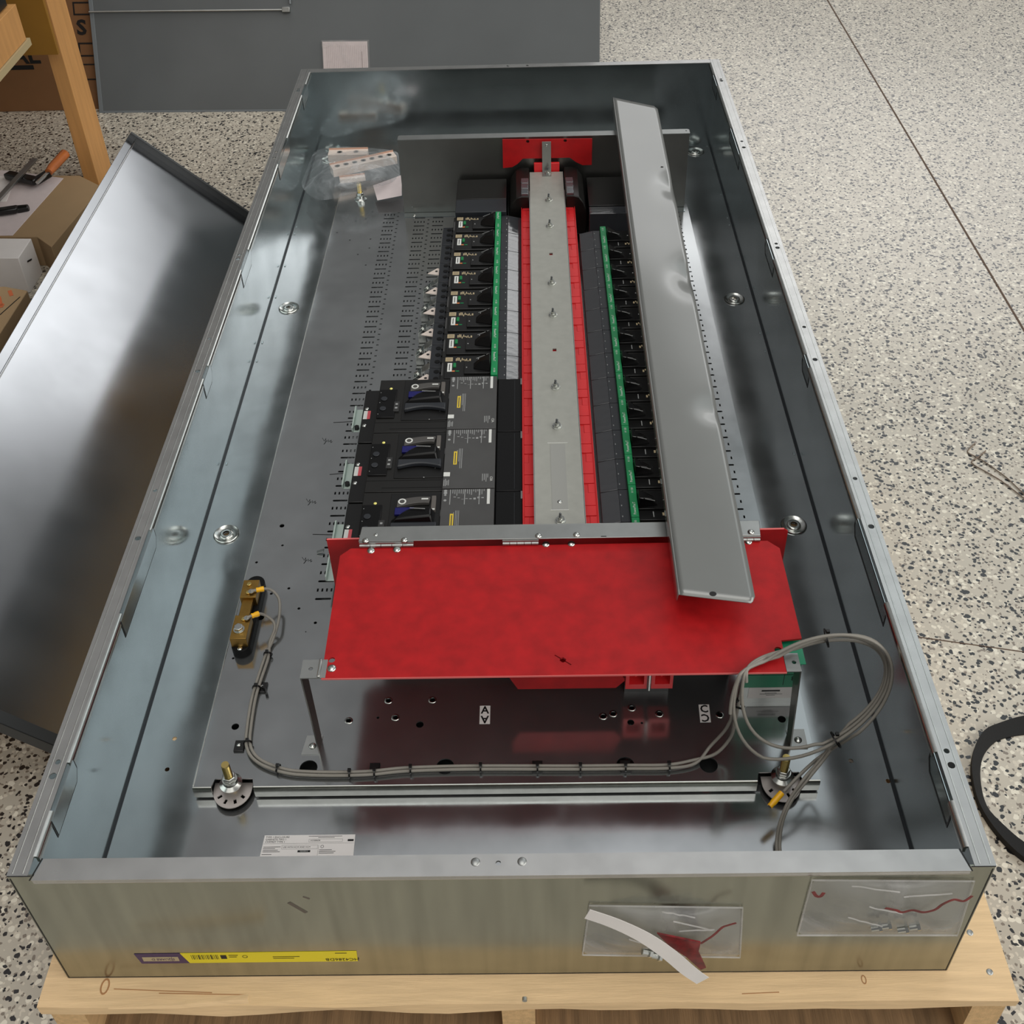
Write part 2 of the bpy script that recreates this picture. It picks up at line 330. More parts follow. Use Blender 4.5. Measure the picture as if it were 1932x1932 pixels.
# ---------------- pallet ----------------
pal = thing('pallet', 'rough pine shipping pallet on the flaked floor beneath the steel enclosure', 'pallet', (.55, .5, G))
rnd = random.Random(3)
def plank(x0, x1, y0, y1, z0, z1, mt, name, along='x', ragged=0.0, n=26):
    mb = M(); ring = []
    for i in range(n + 1):
        t = i / n
        j = [noise.noise(Vector((t * 9 + y0 * 7, k * 3.1, z0 * 50 + x0))) * ragged for k in range(4)]
        if along == 'x':
            x = x0 + (x1 - x0) * t; q = [(x, y0 + j[0], z0 + j[1] * .8), (x, y1, z0), (x, y1, z1), (x, y0 + j[2] * .6, z1)]
        else:
            y = y0 + (y1 - y0) * t; q = [(x0 + j[0], y, z0), (x1 + j[1], y, z0), (x1 + j[2], y, z1), (x0 + j[3], y, z1)]
        ring.append(q)
    vs = [p for q in ring for p in q]; fs = []
    for i in range(n): fs += [(i * 4 + k, i * 4 + (k + 1) % 4, (i + 1) * 4 + (k + 1) % 4, (i + 1) * 4 + k) for k in range(4)]
    fs += [(3, 2, 1, 0), (n * 4, n * 4 + 1, n * 4 + 2, n * 4 + 3)]
    mb.add(vs, fs); return mb.build(name, mt, pal)
dk = [(-.036, .105), (.16, .25), (.31, .40), (.46, .55), (.61, .70), (.76, .85), (.91, 1.06)]
for i, (a, b) in enumerate(dk): plank(-.027, 1.141, a, b, -.019, -.0005, wood, 'deck_board', 'x', .006 if i == 0 else .001)
for x0 in (-.02, .53, 1.095): plank(x0, x0 + .04, -.03, 1.06, -.111, -.019, wood_y, 'stringer', 'y', .002)
for a, b in ((-.035, .10), (.45, .6), (.92, 1.06)): plank(-.025, 1.139, a, b, -.1295, -.111, wood_dark, 'bottom_board', 'x', .002)
for (x, y) in ((1.108, .045), (1.117, -.003), (1.103, .075), (.537, -.0365), (.018, -.037)):
    if y > -.02: M().dome((x, y, -.0006), .0042, .0012, 12).build('nail', steel_satin, pal)
for (u, v) in ((990, 1887),): 
    p = PY(u, v, -.037); M().cyl((p.x, -.034, p.z), (0, -1, 0), .003, .004, 10).build('nail', steel_satin, pal)
knot = mat('wood_knot', (168, 122, 80), .8)
for (u, v, a) in ((198, 1861, .0055), (1630, 1848, .003)):
    q = PZ(u, v, 0); mb = M(); mb.plate(circ(q.x, q.y, a, 16, a * 1.8), [circ(q.x, q.y, a * .68, 16, a * 1.4)], -.0005, -.0001); mb.build('knot', knot, pal)
for (u0, v0, u1, v1) in ((215, 1866, 400, 1873), (300, 1874, 470, 1877), (1400, 1875, 1470, 1872)): M().bar(PZ(u0, v0, -.0004), PZ(u1, v1, -.0004), .0009, .0005).build('crack', knot, pal)
# splinter hanging off the front board and splits
sp = M(); p = [PY(u, v, -.05) for u, v in ((205, 1902), (330, 1896), (470, 1884))]
sp.tube([p[0], p[1], p[2]], [.0012, .004, .005], 5); sp.build('splinter', wood, pal)
p = [PY(u, v, -.06) for u, v in ((1650, 1907), (1712, 1930))]
# ---------------- enclosure ----------------
enc = thing('steel_enclosure', 'long open-topped galvanised steel enclosure lying on the pine pallet', 'enclosure', (W / 2, L / 2, 0))
bp = M(); T = .0018
bp.plate(rect(T, W - T, T, L - T), [circ(.0464, 1.4465, .0055), circ(.0464, .752, .0055), circ(1.0221, 1.447, .0055), circ(1.0222, .752, .0055)] +
         [circ(PZ(u, v, 0).x, PZ(u, v, 0).y, .0035, 8) for u, v in ((330, 1395), (316, 1453), (1605, 1437), (1600, 1383), (1675, 1475))], 0, T, fr=I4)
bp.build('bottom_panel', galv_floor, enc)
for nm, x0 in (('side_wall', 0), ('side_wall', W - T)):
    M().box(x0, x0 + T, 0.001, L - .001, 0, D - .001).build(nm, galv, enc)
M().box(0, W, -.0006, T, 0.0, D - .001).build('end_wall', galv_face, enc)
M().box(0, W, L - T, L, 0, D - .001).build('end_wall', galv, enc)
TABS = [(.078, .141), (.37, .527), (.884, .921), (1.225, 1.30), (1.66, 1.79), (2.024, 2.09)]
FLW = .0225
for sgn, x0 in ((1, 0.0), (-1, W)):
    X = lambda d: x0 + sgn * d
    mb = M(); lo, hi = sorted((X(-.0006), X(FLW)))
    holes = [circ(X(.0115), y, .0035 if k % 2 else .0045, 10) for k, y in enumerate((.123, .142, .51, .61, .905, 1.0, 1.265, 1.28, 1.69, 1.72, 2.05, 2.06))]
    mb.plate(rect(lo, hi, -.0005, L), holes, D - .0016, D)
    mb.build('rim_flange', galv_rim, enc, bevel=.0006)
    for d in (.0052, .0165): M().bar((X(d), .002, D + .0001), (X(d), L - .001, D + .0001), .0013, .0007).build('rim_bead', steel, enc, bevel=.0002)
    ys = [-.002 + .024] + [q for t in TABS for q in t] + [L - .02]
    for a, b in zip(ys[::2], ys[1::2]):
        mb = M(); pr_ = [(X(FLW - .001), D + .0002), (X(FLW + .0025), D - .0001), (X(FLW + .0044), D - .0018), (X(FLW + .0051), D - .0048), (X(FLW + .0046), D - .011), (X(FLW + .0015), D - .011), (X(FLW + .0015), D - .004), (X(FLW - .001), D - .0016)]
        n = len(pr_); mb.add([(x, a, z) for x, z in pr_] + [(x, b, z) for x, z in pr_], [tuple(range(n)), tuple(range(n, 2 * n))] + [(i, (i + 1) % n, n + (i + 1) % n, n + i) for i in range(n)])
        mb.build('rolled_lip', steel, enc, sharp=60)
    for a, b in TABS:      # flat tab bent down where the lip is cut away
        mb = M(); fr = FX(X(FLW + .0047) if sgn > 0 else X(FLW + .0041))
        mb.prism([(a - .012, D - .03), (b - .006, D - .03), (b + .004, D - .018), (b + .004, D - .0015), (a - .012, D - .0015)], 0, .0009, fr=fr); mb.build('bent_tab', galv, enc)
        mb = M(); mb.plate([(a - .0145, D - .0325), (b - .005, D - .0325), (b + .0065, D - .019), (b + .0065, D - .003), (a - .0145, D - .003)], [[(a - .012, D - .03), (b - .006, D - .03), (b + .004, D - .018), (b + .004, D - .0035), (a - .012, D - .0035)]], -.0006, .0004, fr=fr)
        mb.build('tab_gap', blk, enc)
mb = M(); mb.plate([(.0285, -.0062), (W - .028, -.0062), (W - .0345, .019), (.0345, .019)], [circ(.5345, .0083, .003, 10)], D - .0022, D + .0006)
mb.build('rim_flange', galv_rim, enc, bevel=.001, seg=3)
mb = M(); mb.box(.0285, W - .0275, -.0064, -.0006, D - .008, D - .001); mb.build('rim_fold', galv_rim, enc, bevel=.002, seg=3)
for sgn, x0 in ((1, 0.0), (-1, W)):
    M().bar((x0 + sgn * .0268, -.0062, D + .0003), (x0 + sgn * .0328, .0195, D + .0003), .0012, .0008).build('corner_seam', ink, enc)
    M().bar((x0 + sgn * .0005, -.0012, D + .0003), (x0 + sgn * .0265, -.0012, D + .0003), .0010, .0006).build('corner_seam', ink, enc)
    M().box(min(x0 + sgn * .0012, x0 + sgn * .0026), max(x0 + sgn * .0012, x0 + sgn * .0026), -.0009, -.0005, 0, D - .006).build('corner_seam', ink, enc)
M().box(.002, W - .002, -.0009, -.0005, 0, .0012).build('bottom_seam', ink, enc)
for x in (.5097, .5603): M().dome((x, .0098, D + .0005), .0052, .0016, 16).build('rim_rivet', steel_satin, enc)
mb = M(); mb.plate(rect(.023, W - .023, L - .0205, L), [circ(.53, L - .01, .004, 8), circ(.58, L - .01, .004, 8)], D - .0018, D - .0002); mb.build('rim_flange', galv_rim, enc)
for x in (.0464, 1.0221):
    for y in (1.4465, .752, 2.149):
        mb = M(); mb.lathe((x, y, T), [(.0225, 0), (.0222, .0022), (.0205, .0034), (.0175, .0016), (.0125, .0006), (.0115, .0028), (.0085, .0036), (.006, .0034), (.0055, -.0012)], 32)
        mb.build('dimple', steel, enc, sharp=60)
for v in (295, 400, 516, 612, 640, 760, 868, 1012, 1066, 1330):   # small half punched tabs near the bottom fold
    for x in (.010, W - .010):
        y0 = 2.184 - (v - 290) / 1330 * 1.6
        M().box(x - .0018, x + .0018, y0, y0 + .007, T, T + .0016).build('punched_tab', galv, enc, bevel=.0006)
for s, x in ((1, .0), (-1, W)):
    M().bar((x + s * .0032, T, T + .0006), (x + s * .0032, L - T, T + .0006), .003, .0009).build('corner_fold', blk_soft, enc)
# rating sticker inside, near end
def sheet_sticker(name, p00, p10, p11, p01, mt, parent, th=.0003):
    n = (Vector(p10) - Vector(p00)).cross(Vector(p01) - Vector(p00)).normalized() * th
    q = [Vector(k) for k in (p00, p10, p11, p01)]
    return M().hexa(q, [k + n for k in q]).build(name, mt, parent)
zz = T + .0002
lab = sheet_sticker('rating_label', (.209, .1532, zz), (.333, .1532, zz), (.3322, .1845, zz), (.2105, .1845, zz), paper, enc)
mb = M(); z2 = zz + .0004
def tx(s, x, y, size, sx=1.0, al='LEFT'): text_into(mb, s, size, frame((x, y, z2), (1, 0, 0), (0, 1, 0)), 0, .00005, sx, al)
for i, s in enumerate(('TYPE 1 ENCLOSURE', 'GABINETE TIPO 1', 'COFFRET TYPE 1')): tx(s, .2125, .1815 - i * .0034, .0036)
for (x0, x1, y) in ((.2108, .3318, .1722), (.236, .284, .1698), (.236, .284, .1642), (.271, .316, .1782), (.271, .316, .1742)): mb.box(x0, x1, y, y + .0002, z2, z2 + .00005)
for (x, y0, y1) in ((.236, .1642, .17), (.2838, .1642, .17), (.271, .1742, .1784), (.316, .1742, .1784), (.285, .1535, .17)): mb.box(x, x + .0002, y0, y1, z2, z2 + .00005)
tx('HC4286DB', .273, .1763, .0028); tx('USE WITH HCW AND HCM', .2375, .167, .003); 
for k in range(4): mb.box(.2115, .2115 + (.023, .016, .02, .023)[k], .1672 - k * .0023, .1679 - k * .0023, z2, z2 + .00005)
for k in range(3): mb.box(.2865, .2865 + (.017, .022, .02)[k], .1625 - k * .0023, .1632 - k * .0023, z2, z2 + .00005)
mb.box(.211, .224, .1565, .1572, z2, z2 + .00005); mb.box(.258, .275, .1595, .1625, z2, z2 + .00005); mb.box(.27, .315, .1822, .1828, z2, z2 + .00005); mb.box(.283, .305, .1802, .1808, z2, z2 + .00005)
mb.plate(circ(.29, .1675, .0022, 12), [circ(.29, .1675, .0017, 12)], z2, z2 + .00005); mb.box(.323, .331, .1748, .1778, z2, z2 + .00004)
mb.build('printing', ink, lab)
mb = M(); text_into(mb, 'SQUARE D', .0022, frame((.2665, .161, z2 + .0001), (1, 0, 0), (0, 1, 0)), 0, .00005); mb.build('printing', white, lab)
# yellow/purple product sticker, upside down on the near face
fy = lambda x, z: (x, -.0008, z)
yl = sheet_sticker('product_label', fy(.158, .0365), fy(.3598, .0375), fy(.361, .063), fy(.151, .061), yellow, enc)
sheet_sticker('purple_end', (.1, -.00085, .036), (.158, -.00085, .0365), (.151, -.00085, .061), (.096, -.00085, .0605), purple, yl)
mb = M(); F = frame((.342, -.00135, .043), (-1, 0, 0), (0, 0, -1)); text_into(mb, 'HC4286DB', .0085, F, 0, .00005, 1.0)
for k, wd in enumerate((1, 2, 1, 1, 3, 1, 2, 1, 1, 2, 1, 3, 1, 1, 2, 1)): mb.box(.163 + k * .0021, .163 + k * .0021 + wd * .00045, -.0014, -.00125, .046, .057)
for (x0, x1, z) in ((.26, .292, .0505), (.26, .285, .0465), (.208, .219, .055), (.208, .217, .051), (.335, .349, .058)): mb.box(x0, x1, -.0014, -.0012, z, z + .001)
mb.box(.198, .205, -.0014, -.0012, .047, .056)
mb.plate(circ(.227, .052, .0032, 12), [circ(.227, .052, .0025, 12)], 0, .0001, fr=FY(-.0013)); mb.build('printing', ink, yl)
mb = M(); mb.box(.104, .147, -.0016, -.0013, .043, .053); q = mb.build('logo_panel', cream, yl)
mb = M(); text_into(mb, 'SQUARE D', .0062, frame((.1285, -.0018, .048), (-1, 0, 0), (0, 0, -1)), 0, .00005, .95); mb.box(.139, .1395, -.0018, -.0015, .043, .053); mb.build('printing', purple, yl)
# scuffs on the near face
scuff = mat('scuff', (112, 104, 96), .6, .5)
for (u0, v0, u1, v1, wd) in ((545, 1703, 578, 1722, .0045), (572, 1692, 584, 1696, .002)):
    a = PY(u0, v0, -.0008); b = PY(u1, v1, -.0008); M().bar(a, b, .0004, wd, up=(0, 0, 1)).build('scuff_mark', scuff, enc)
# ---------------- mounting pan ----------------
ZP = .027
KX = lambda x: .5832 + (x - .5832) * 1.00586
KY = lambda y: -.6361 + (y + .6361) * 1.00586
pan = thing('mounting_pan', 'raised galvanised mounting pan with punched slot rows inside the enclosure', 'mounting pan', (.533, 1.1, .002))
X0, X1, Y0, Y1 = KX(.1075), KX(.9585), KY(.2385), 1.98
out = [(X0, Y0), (.1305, Y0), (.1335, Y0 + .012), (.1855, Y0 + .012), (.1885, Y0), (.876, Y0), (.879, Y0 + .012), (.934, Y0 + .012), (.937, Y0), (X1, Y0), (X1, Y1), (X0, Y1)]
holes = []
def slotset(x0, nrow0, nrow1, small=True, ncol=4, step=.0074, long_w=.0245):
    x0 = KX(x0)
    for r in range(nrow0, nrow1):
        y = KY(1.7908 - r * .03748)
        for c in range(ncol): holes.append(rect(x0 + c * step - .0014, x0 + c * step + .0014, y - .0034, y + .0034))
        a, b, yy = x0 - .0022, x0 + step * (ncol - 1) + .0022, y - .0188
        holes.append([(a + .0015, yy - .0021), (b - .0015, yy - .0021), (b, yy), (b - .0015, yy + .0021), (a + .0015, yy + .0021), (a, yy)])
        if small:
            for dy in (.0093, -.0095): holes.append(rect(x0 + .0298, x0 + .0345, y + dy - .0018, y + dy + .0018))
slotset(.2309, 0, 33); slotset(.3052, 0, 21); slotset(.3489, 0, 21, small=False)
xs_ = .925
slotset(.9225, 0, 33, small=False, ncol=2, step=.0105)
slotset(.868, 0, 33, small=False)
cand = [(532, 992, .0042), (533, 1029, .0022), (484, 1061, .0024), (545, 1110, .0024), (512, 1120, .0024), (564, 1148, .0024), (492, 1165, .0055), (595, 1175, .0026), (510, 1235, .0038), (440, 1242, .002), (444, 1371, .0055),
        (658, 1360, .004), (746, 1354, .004), (733, 1322, .004), (816, 1321, .004), (713, 1354, .002), (792, 1367, .0055), (1138, 1352, .004), (1157, 1347, .004), (1192, 1336, .004), (1244, 1347, .004), (1190, 1363, .005), (1358, 1349, .0042), (1475, 1357, .0058),
        (650, 399, .002), (671, 417, .002), (690, 413, .002), (703, 400, .002), (636, 439, .002), (660, 453, .002), (699, 451, .002), (675, 480, .002), (697, 468, .002), (690, 500, .002), (577, 1192, .001), (790, 378, .006), (846, 396, .004), (1211, 1364, .0018)]
for u, v, r in cand:
    q = PZ(u, v, ZP); holes.append(circ(q.x, q.y, r, 12))
for u, v in ((582, 1449), (840, 1446), (1180, 1443), (1337, 1443)):
    q = PZ(u, v, ZP); holes.append(circ(q.x, q.y, .0125, 20))
mb = M(); mb.plate(out, holes, ZP - .002, ZP); mb.build('pan_sheet', galv_floor, pan)
mb = M()
for a, b in ((X0, .1305), (.1885, .876), (.937, X1)):
    q = [(Y0 + .0015, ZP), (Y0 - .001, ZP - .0008), (Y0 - .0026, ZP - .0035), (Y0 - .0028, ZP - .012), (Y0 - .0028, ZP - .0215), (Y0 - .0008, ZP - .0215), (Y0 - .0008, ZP - .004), (Y0 + .0015, ZP - .002)]
    n = len(q); mb.add([(a, y, z) for y, z in q] + [(b, y, z) for y, z in q], [tuple(range(n)), tuple(range(n, 2 * n))] + [(i, (i + 1) % n, n + (i + 1) % n, n + i) for i in range(n)])
mb.build('front_lip', steel, pan, sharp=50)
for x in (X0, X1 - .0018): M().box(x, x + .0018, Y0, Y1, ZP - .0215, ZP - .0002).build('side_lip', steel, pan)
M().bar((X0 + .0008, Y0, ZP + .0001), (X0 + .0008, Y1, ZP + .0001), .0024, .0016).build('edge_fold', steel, pan, bevel=.0006)
for (u, v) in ((1138, 1352), (1157, 1347), (1192, 1336), (1244, 1347), (1358, 1349), (658, 1360), (746, 1354), (733, 1322), (816, 1321)):
    q = PZ(u, v, ZP); mb = M(); mb.lathe((q.x, q.y, ZP), [(.0062, 0), (.0056, .0012), (.0042, .0014), (.0040, -.002)], 16); mb.build('extruded_hole', steel, pan, sharp=60)
# letter stickers on the pan: one letter upright, one upside down
def letter_sticker(ch, x0, x1, y0, y1, skew=0.0):
    s = sheet_sticker('phase_label', (x0 + skew, y0, ZP + .0002), (x1 + skew, y0, ZP + .0002), (x1, y1, ZP + .0002), (x0, y1, ZP + .0002), paper, pan)
    mb = M(); xm = (x0 + x1) / 2 + skew / 2
    text_into(mb, ch, .0175, frame((xm, y1 - .0082, ZP + .0007), (1, 0, 0), (0, 1, 0)), 0, .00005, .95, bold=.0004)
    text_into(mb, ch, .0175, frame((xm, y0 + .0078, ZP + .0007), (-1, 0, 0), (0, -1, 0)), 0, .00005, .95, bold=.0004); mb.build('letter', ink, s)
letter_sticker('A', KX(.4962), KX(.5112), KY(.3338), KY(.3647)); letter_sticker('C', KX(.8098), KX(.8248), KY(.3317), KY(.3618), -.0012)
# felt pen marks on the pan
mb = M()
for pts in (((629, 797), (668, 795)), ((622, 895), (658, 892)), ((590, 1008), (638, 1009))):
    a, b = [PZ(u, v, ZP + .0003) for u, v in pts]; mb.bar(a, b, .0012, .0002)
for (u, v) in ((608, 830), (578, 945), (570, 1055)):
    q = [PZ(u + a, v + b, ZP + .0003) for a, b in ((0, -4), (4, 2), (7, -3), (6, 5), (3, 8), (9, 1), (12, 4), (11, -1), (14, 3), (17, 0), (16, 5), (19, 3))]
    mb.tube(q, .0004, 4)
mb.build('pen_marks', ink, pan)
# ---------------- studs at the pan corners ----------------
def stud(x, y, lab_, gr):
    t = thing('anchor_stud', lab_, 'stud', (x, y, .002), gr)
    mb = M(); mb.cyl((x, y, .002), (0, 0, 1), .0052, .070, 20)
    for k in range(19): mb.lathe((x, y, .028 + k * .0022), [(.0052, 0), (.0058, .0008), (.0052, .0016)], 16)
    mb.build('threaded_rod', brassy, t, sharp=20)
    M().cyl((x, y, ZP + .011), (0, 0, 1), .0092, .0075, 6).build('hex_nut', steel, t, bevel=.0012, sharp=20)
    mb = M(); mb.lathe((x, y, ZP), [(.0155, 0), (.0155, .0016), (.0125, .0035), (.0105, .005), (.0102, .0112), (.005, .0114)], 28); mb.build('flange_washer', steel, t, sharp=50)
    return t
s1 = stud(KX(.1595), KY(.2432), 'yellow zinc stud with hex nut at the near left corner of the pan', 'studs holding the mounting pan')
s2 = stud(KX(.9085), KY(.2436), 'yellow zinc stud with hex nut at the near right pan corner beside the cable coil', 'studs holding the mounting pan')
s3 = stud(KX(.163), KY(1.872), 'yellow zinc stud at the far left pan corner by the bagged terminal bars', 'studs holding the mounting pan')
for s, x in ((s1, KX(.1595)), (s2, KX(.9085))):
    mb = M(); y = KY(.2432)
    out_ = [(x + .0265 * math.cos(math.radians(a)), y + .029 * math.sin(math.radians(a))) for a in range(180, 361, 9)] + [(x + .0265, y + .01), (x - .0265, y + .01)]
    hs = []
    for a in (215, 250, 290, 325):
        ca, sa = math.cos(math.radians(a)), math.sin(math.radians(a)); tx_, ty_ = -sa, ca
        hs.append([(x + ca * r + tx_ * k, y + sa * r * 1.05 + ty_ * k) for r, k in ((.016, -.002), (.0225, -.002), (.0225, .002), (.016, .002))])
    mb.plate(out_, hs, .011, .0128); mb.build('slotted_disc', disc_m, s)
    M().cyl((x, y - .002, .002), (0, 0, 1), .0255, .0026, 28).build('slot_shade_disc', rubber, s)  # black disc added as the shade seen through the slots
# ---------------- bus stack ----------------
XM = .6205
bus = thing('bus_stack', 'tall red and steel bus bar stack running down the middle between the breaker rows', 'bus bars', (XM, 1.2, ZP))
mb = M(); mb.box(.5795, .6585, .568, 1.786, ZP + .001, .128); mb.build('core', blk, bus)
mb = M(); holes = [rect(.6225 + (y - 1.4) * .0026 - .0035, .6225 + (y - 1.4) * .0026 + .0035, y - .0045, y + .0045) for y in (1.4232, 1.0833, .7433)]
mb.plate(rect(.5807, .6582, .568, 1.788), holes, .1385, .141); mb.build('steel_rail', rail_m, bus, bevel=.0007)
for y in (1.4232, 1.0833, .7433): M().box(.616, .63, y - .006, y + .006, .134, .1365).build('red_backing', red_fib_dark, bus)
for s in (-1, 1):
    x0 = .5605 if s < 0 else .6595; x1 = .5795 if s < 0 else .6815
    mb = M(); mb.box(x0, x1, .566, 1.70, .045, .1185); q = mb.build('red_insulator', red_pl, bus, bevel=.001)
    xi0, xi1 = (.5635, .5793) if s < 0 else (.6597, .6785)
    y = .566
    while y < 1.66:
        for a_, b_, dd in ((.0, .021, 1), (.0225, .0445, 0), (.046, .0745, 0)):
            mb = M()
            if dd: mb.box(xi0 + (.008 if s > 0 else 0), xi1 - (0 if s > 0 else .008), y + a_, min(1.70, y + b_), .1186, .1200)
            else: mb.box(xi0, xi1, y + a_, min(1.70, y + b_), .1186, .1206)
            mb.build('raised_pad', red_pl, q, bevel=.0004)
        y += .0756
    lp = M(); lx = x0 if s < 0 else x1 - .0012; lp.box(lx, lx + .0012, .566, 1.70, .1185, .1225); lp.build('outer_lip', red_pl, q)
    M().box(.5798 - .001 if s < 0 else .6588, .5806 if s < 0 else .6598, .568, 1.70, .13, .1405).build('rail_edge', steel_satin, bus)
for i, y in enumerate((1.7783, 1.652, 1.5369, 1.3095, 1.1965, .9696, .8605, .6318)):
    x = .6195 + (y - .6) * .003; mb = M()
    mb.lathe((x, y, .141), [(.0085, 0), (.0085, .0012), (.0045, .0016)], 18); mb.cyl((x, y, .142), (0, 0, 1), .0072, .0045, 6); mb.cyl((x, y, .146), (0, 0, 1), .0040, .005, 12, 0, .0034)
    q = mb.build('stud_nut', steel, bus, sharp=25)
    M().bar((x - .0005, y, .1505), (x, y + .0005, .1575), .0034, .0022).build('stud_tip', panel_m, q)
M().dome((.6198, .6747, .141), .0042, .002, 14).build('rivet', steel, bus)
film = mat('backing_film', (156, 157, 153), .6, .2)
mb = M(); mb.box(.6075, .6325, .657, .815, .141, .1414); mb.build('film_strip', film, bus)
mb = M(); mb.box(.605, .634, .6555, .6565, .141, .1418); mb.box(.603, .637, .817, .818, .141, .1418); mb.build('film_edge', white, bus)
# far end of the stack: shields, end caps and strap
for s in (-1, 1):
    x0, x1 = (.5315, .5790) if s < 0 else (.6610, .7090)
    mb = M(); xa, xb = (x0, x1) if s < 0 else (x1, x0); sg = 1 if s < 0 else -1
    prof = [(xa, .05), (xa, .105), (xa + sg * .006, .128), (xa + sg * .018, .146), (xa + sg * .03, .15), (xb, .15), (xb, .05)]
    n = len(prof); mb.add([(x, 1.655, z) for x, z in prof] + [(x, 1.795, z) for x, z in prof], [tuple(range(n)), tuple(range(n, 2 * n))] + [(i, (i + 1) % n, n + (i + 1) % n, n + i) for i in range(n)])
    q = mb.build('end_cap', blk_brown, bus, bevel=.002)
    cx0, cx1 = (xb - sg * .0185, xb - sg * .0015); cx0, cx1 = min(cx0, cx1), max(cx0, cx1)
    for y in (1.657, 1.682, 1.707): M().box(cx0, cx1, y, y + .0238, .15, .1565).build('cap_block', cap_grey, q, bevel=.0012)
sh = M(); pts = [(.5194, .2195), (.7265, .2165), (.7265, .150), (.705, .150), (.69, .158), (.675, .170), (.565, .170), (.553, .157), (.54, .149), (.5185, .147)]
sh.plate(pts, [circ(.5775, .213, .004, 10), circ(.664, .213, .004, 10)], 0, .0018, fr=FY(1.802)); sh.build('red_end_shield', red_fib_dark, bus)
M().box(.591, .6505, 1.792, 1.799, .1335, .161).build('red_end_block', red_pl, bus, bevel=.001)
mb = M(); mb.box(.6105, .6310, 1.7905, 1.792, .1425, .216); mb.box(.6105, .6310, 1.765, 1.792, .141, .1428); q = mb.build('end_strap', steel_satin, bus)
M().dome((.6205, 1.7903, .207), .0032, .0012, 10, ax=(0, -1, 0)).build('rivet', steel, q)
# black filler plates beyond the left breakers
fil = thing('filler_plate', 'black filler plates between the left breaker row and the rear barrier', 'filler plate', (.46, 1.72, ZP))
M().box(.411, .5265, 1.642, 1.700, ZP, .121).build('plate', blk_soft, fil, bevel=.001); M().box(.411, .5265, 1.7015, 1.797, ZP, .121).build('plate', blk, fil, bevel=.001)
fil = thing('filler_plate', 'grey filler plate past the far end of the right breaker row by the end cap', 'filler plate', (.76, 1.72, ZP))
M().box(.7135, .83, 1.628, 1.66, ZP, .118).build('plate', film_grey, fil, bevel=.001); M().box(.7135, .83, 1.6615, 1.797, ZP, .12).build('plate', blk, fil, bevel=.001)
# ---------------- rear barrier ----------------
rb = thing('rear_barrier', 'upright steel barrier plate across the far end of the mounting pan', 'barrier', (.61, 1.825, ZP))
mb = M(); mb.plate(rect(.2754, .9515, ZP, .2195), [circ(.296, .045, .0018, 8)], 0, .0018, fr=FY(1.812)); mb.build('plate', barrier_m, rb)
mb = M(); mb.plate([(.2754, 1.8095), (.9515, 1.8095), (.9525, 1.812), (.9525, 1.829), (.949, 1.8325), (.279, 1.8325), (.2754, 1.829)], [circ(.945, 1.823, .002, 8)], .2182, .220); mb.build('top_flange', steel_satin, rb, bevel=.0006)
M().box(.2754, .9515, 1.79, 1.809, ZP + .0001, ZP + .0014).build('foot', galv, rb)
for x, y in ((.301, 1.798), (.3, 1.792), (.930, 1.80)): M().dome((x, y, ZP + .0014), .0035, .002, 10).build('screw', steel, rb)
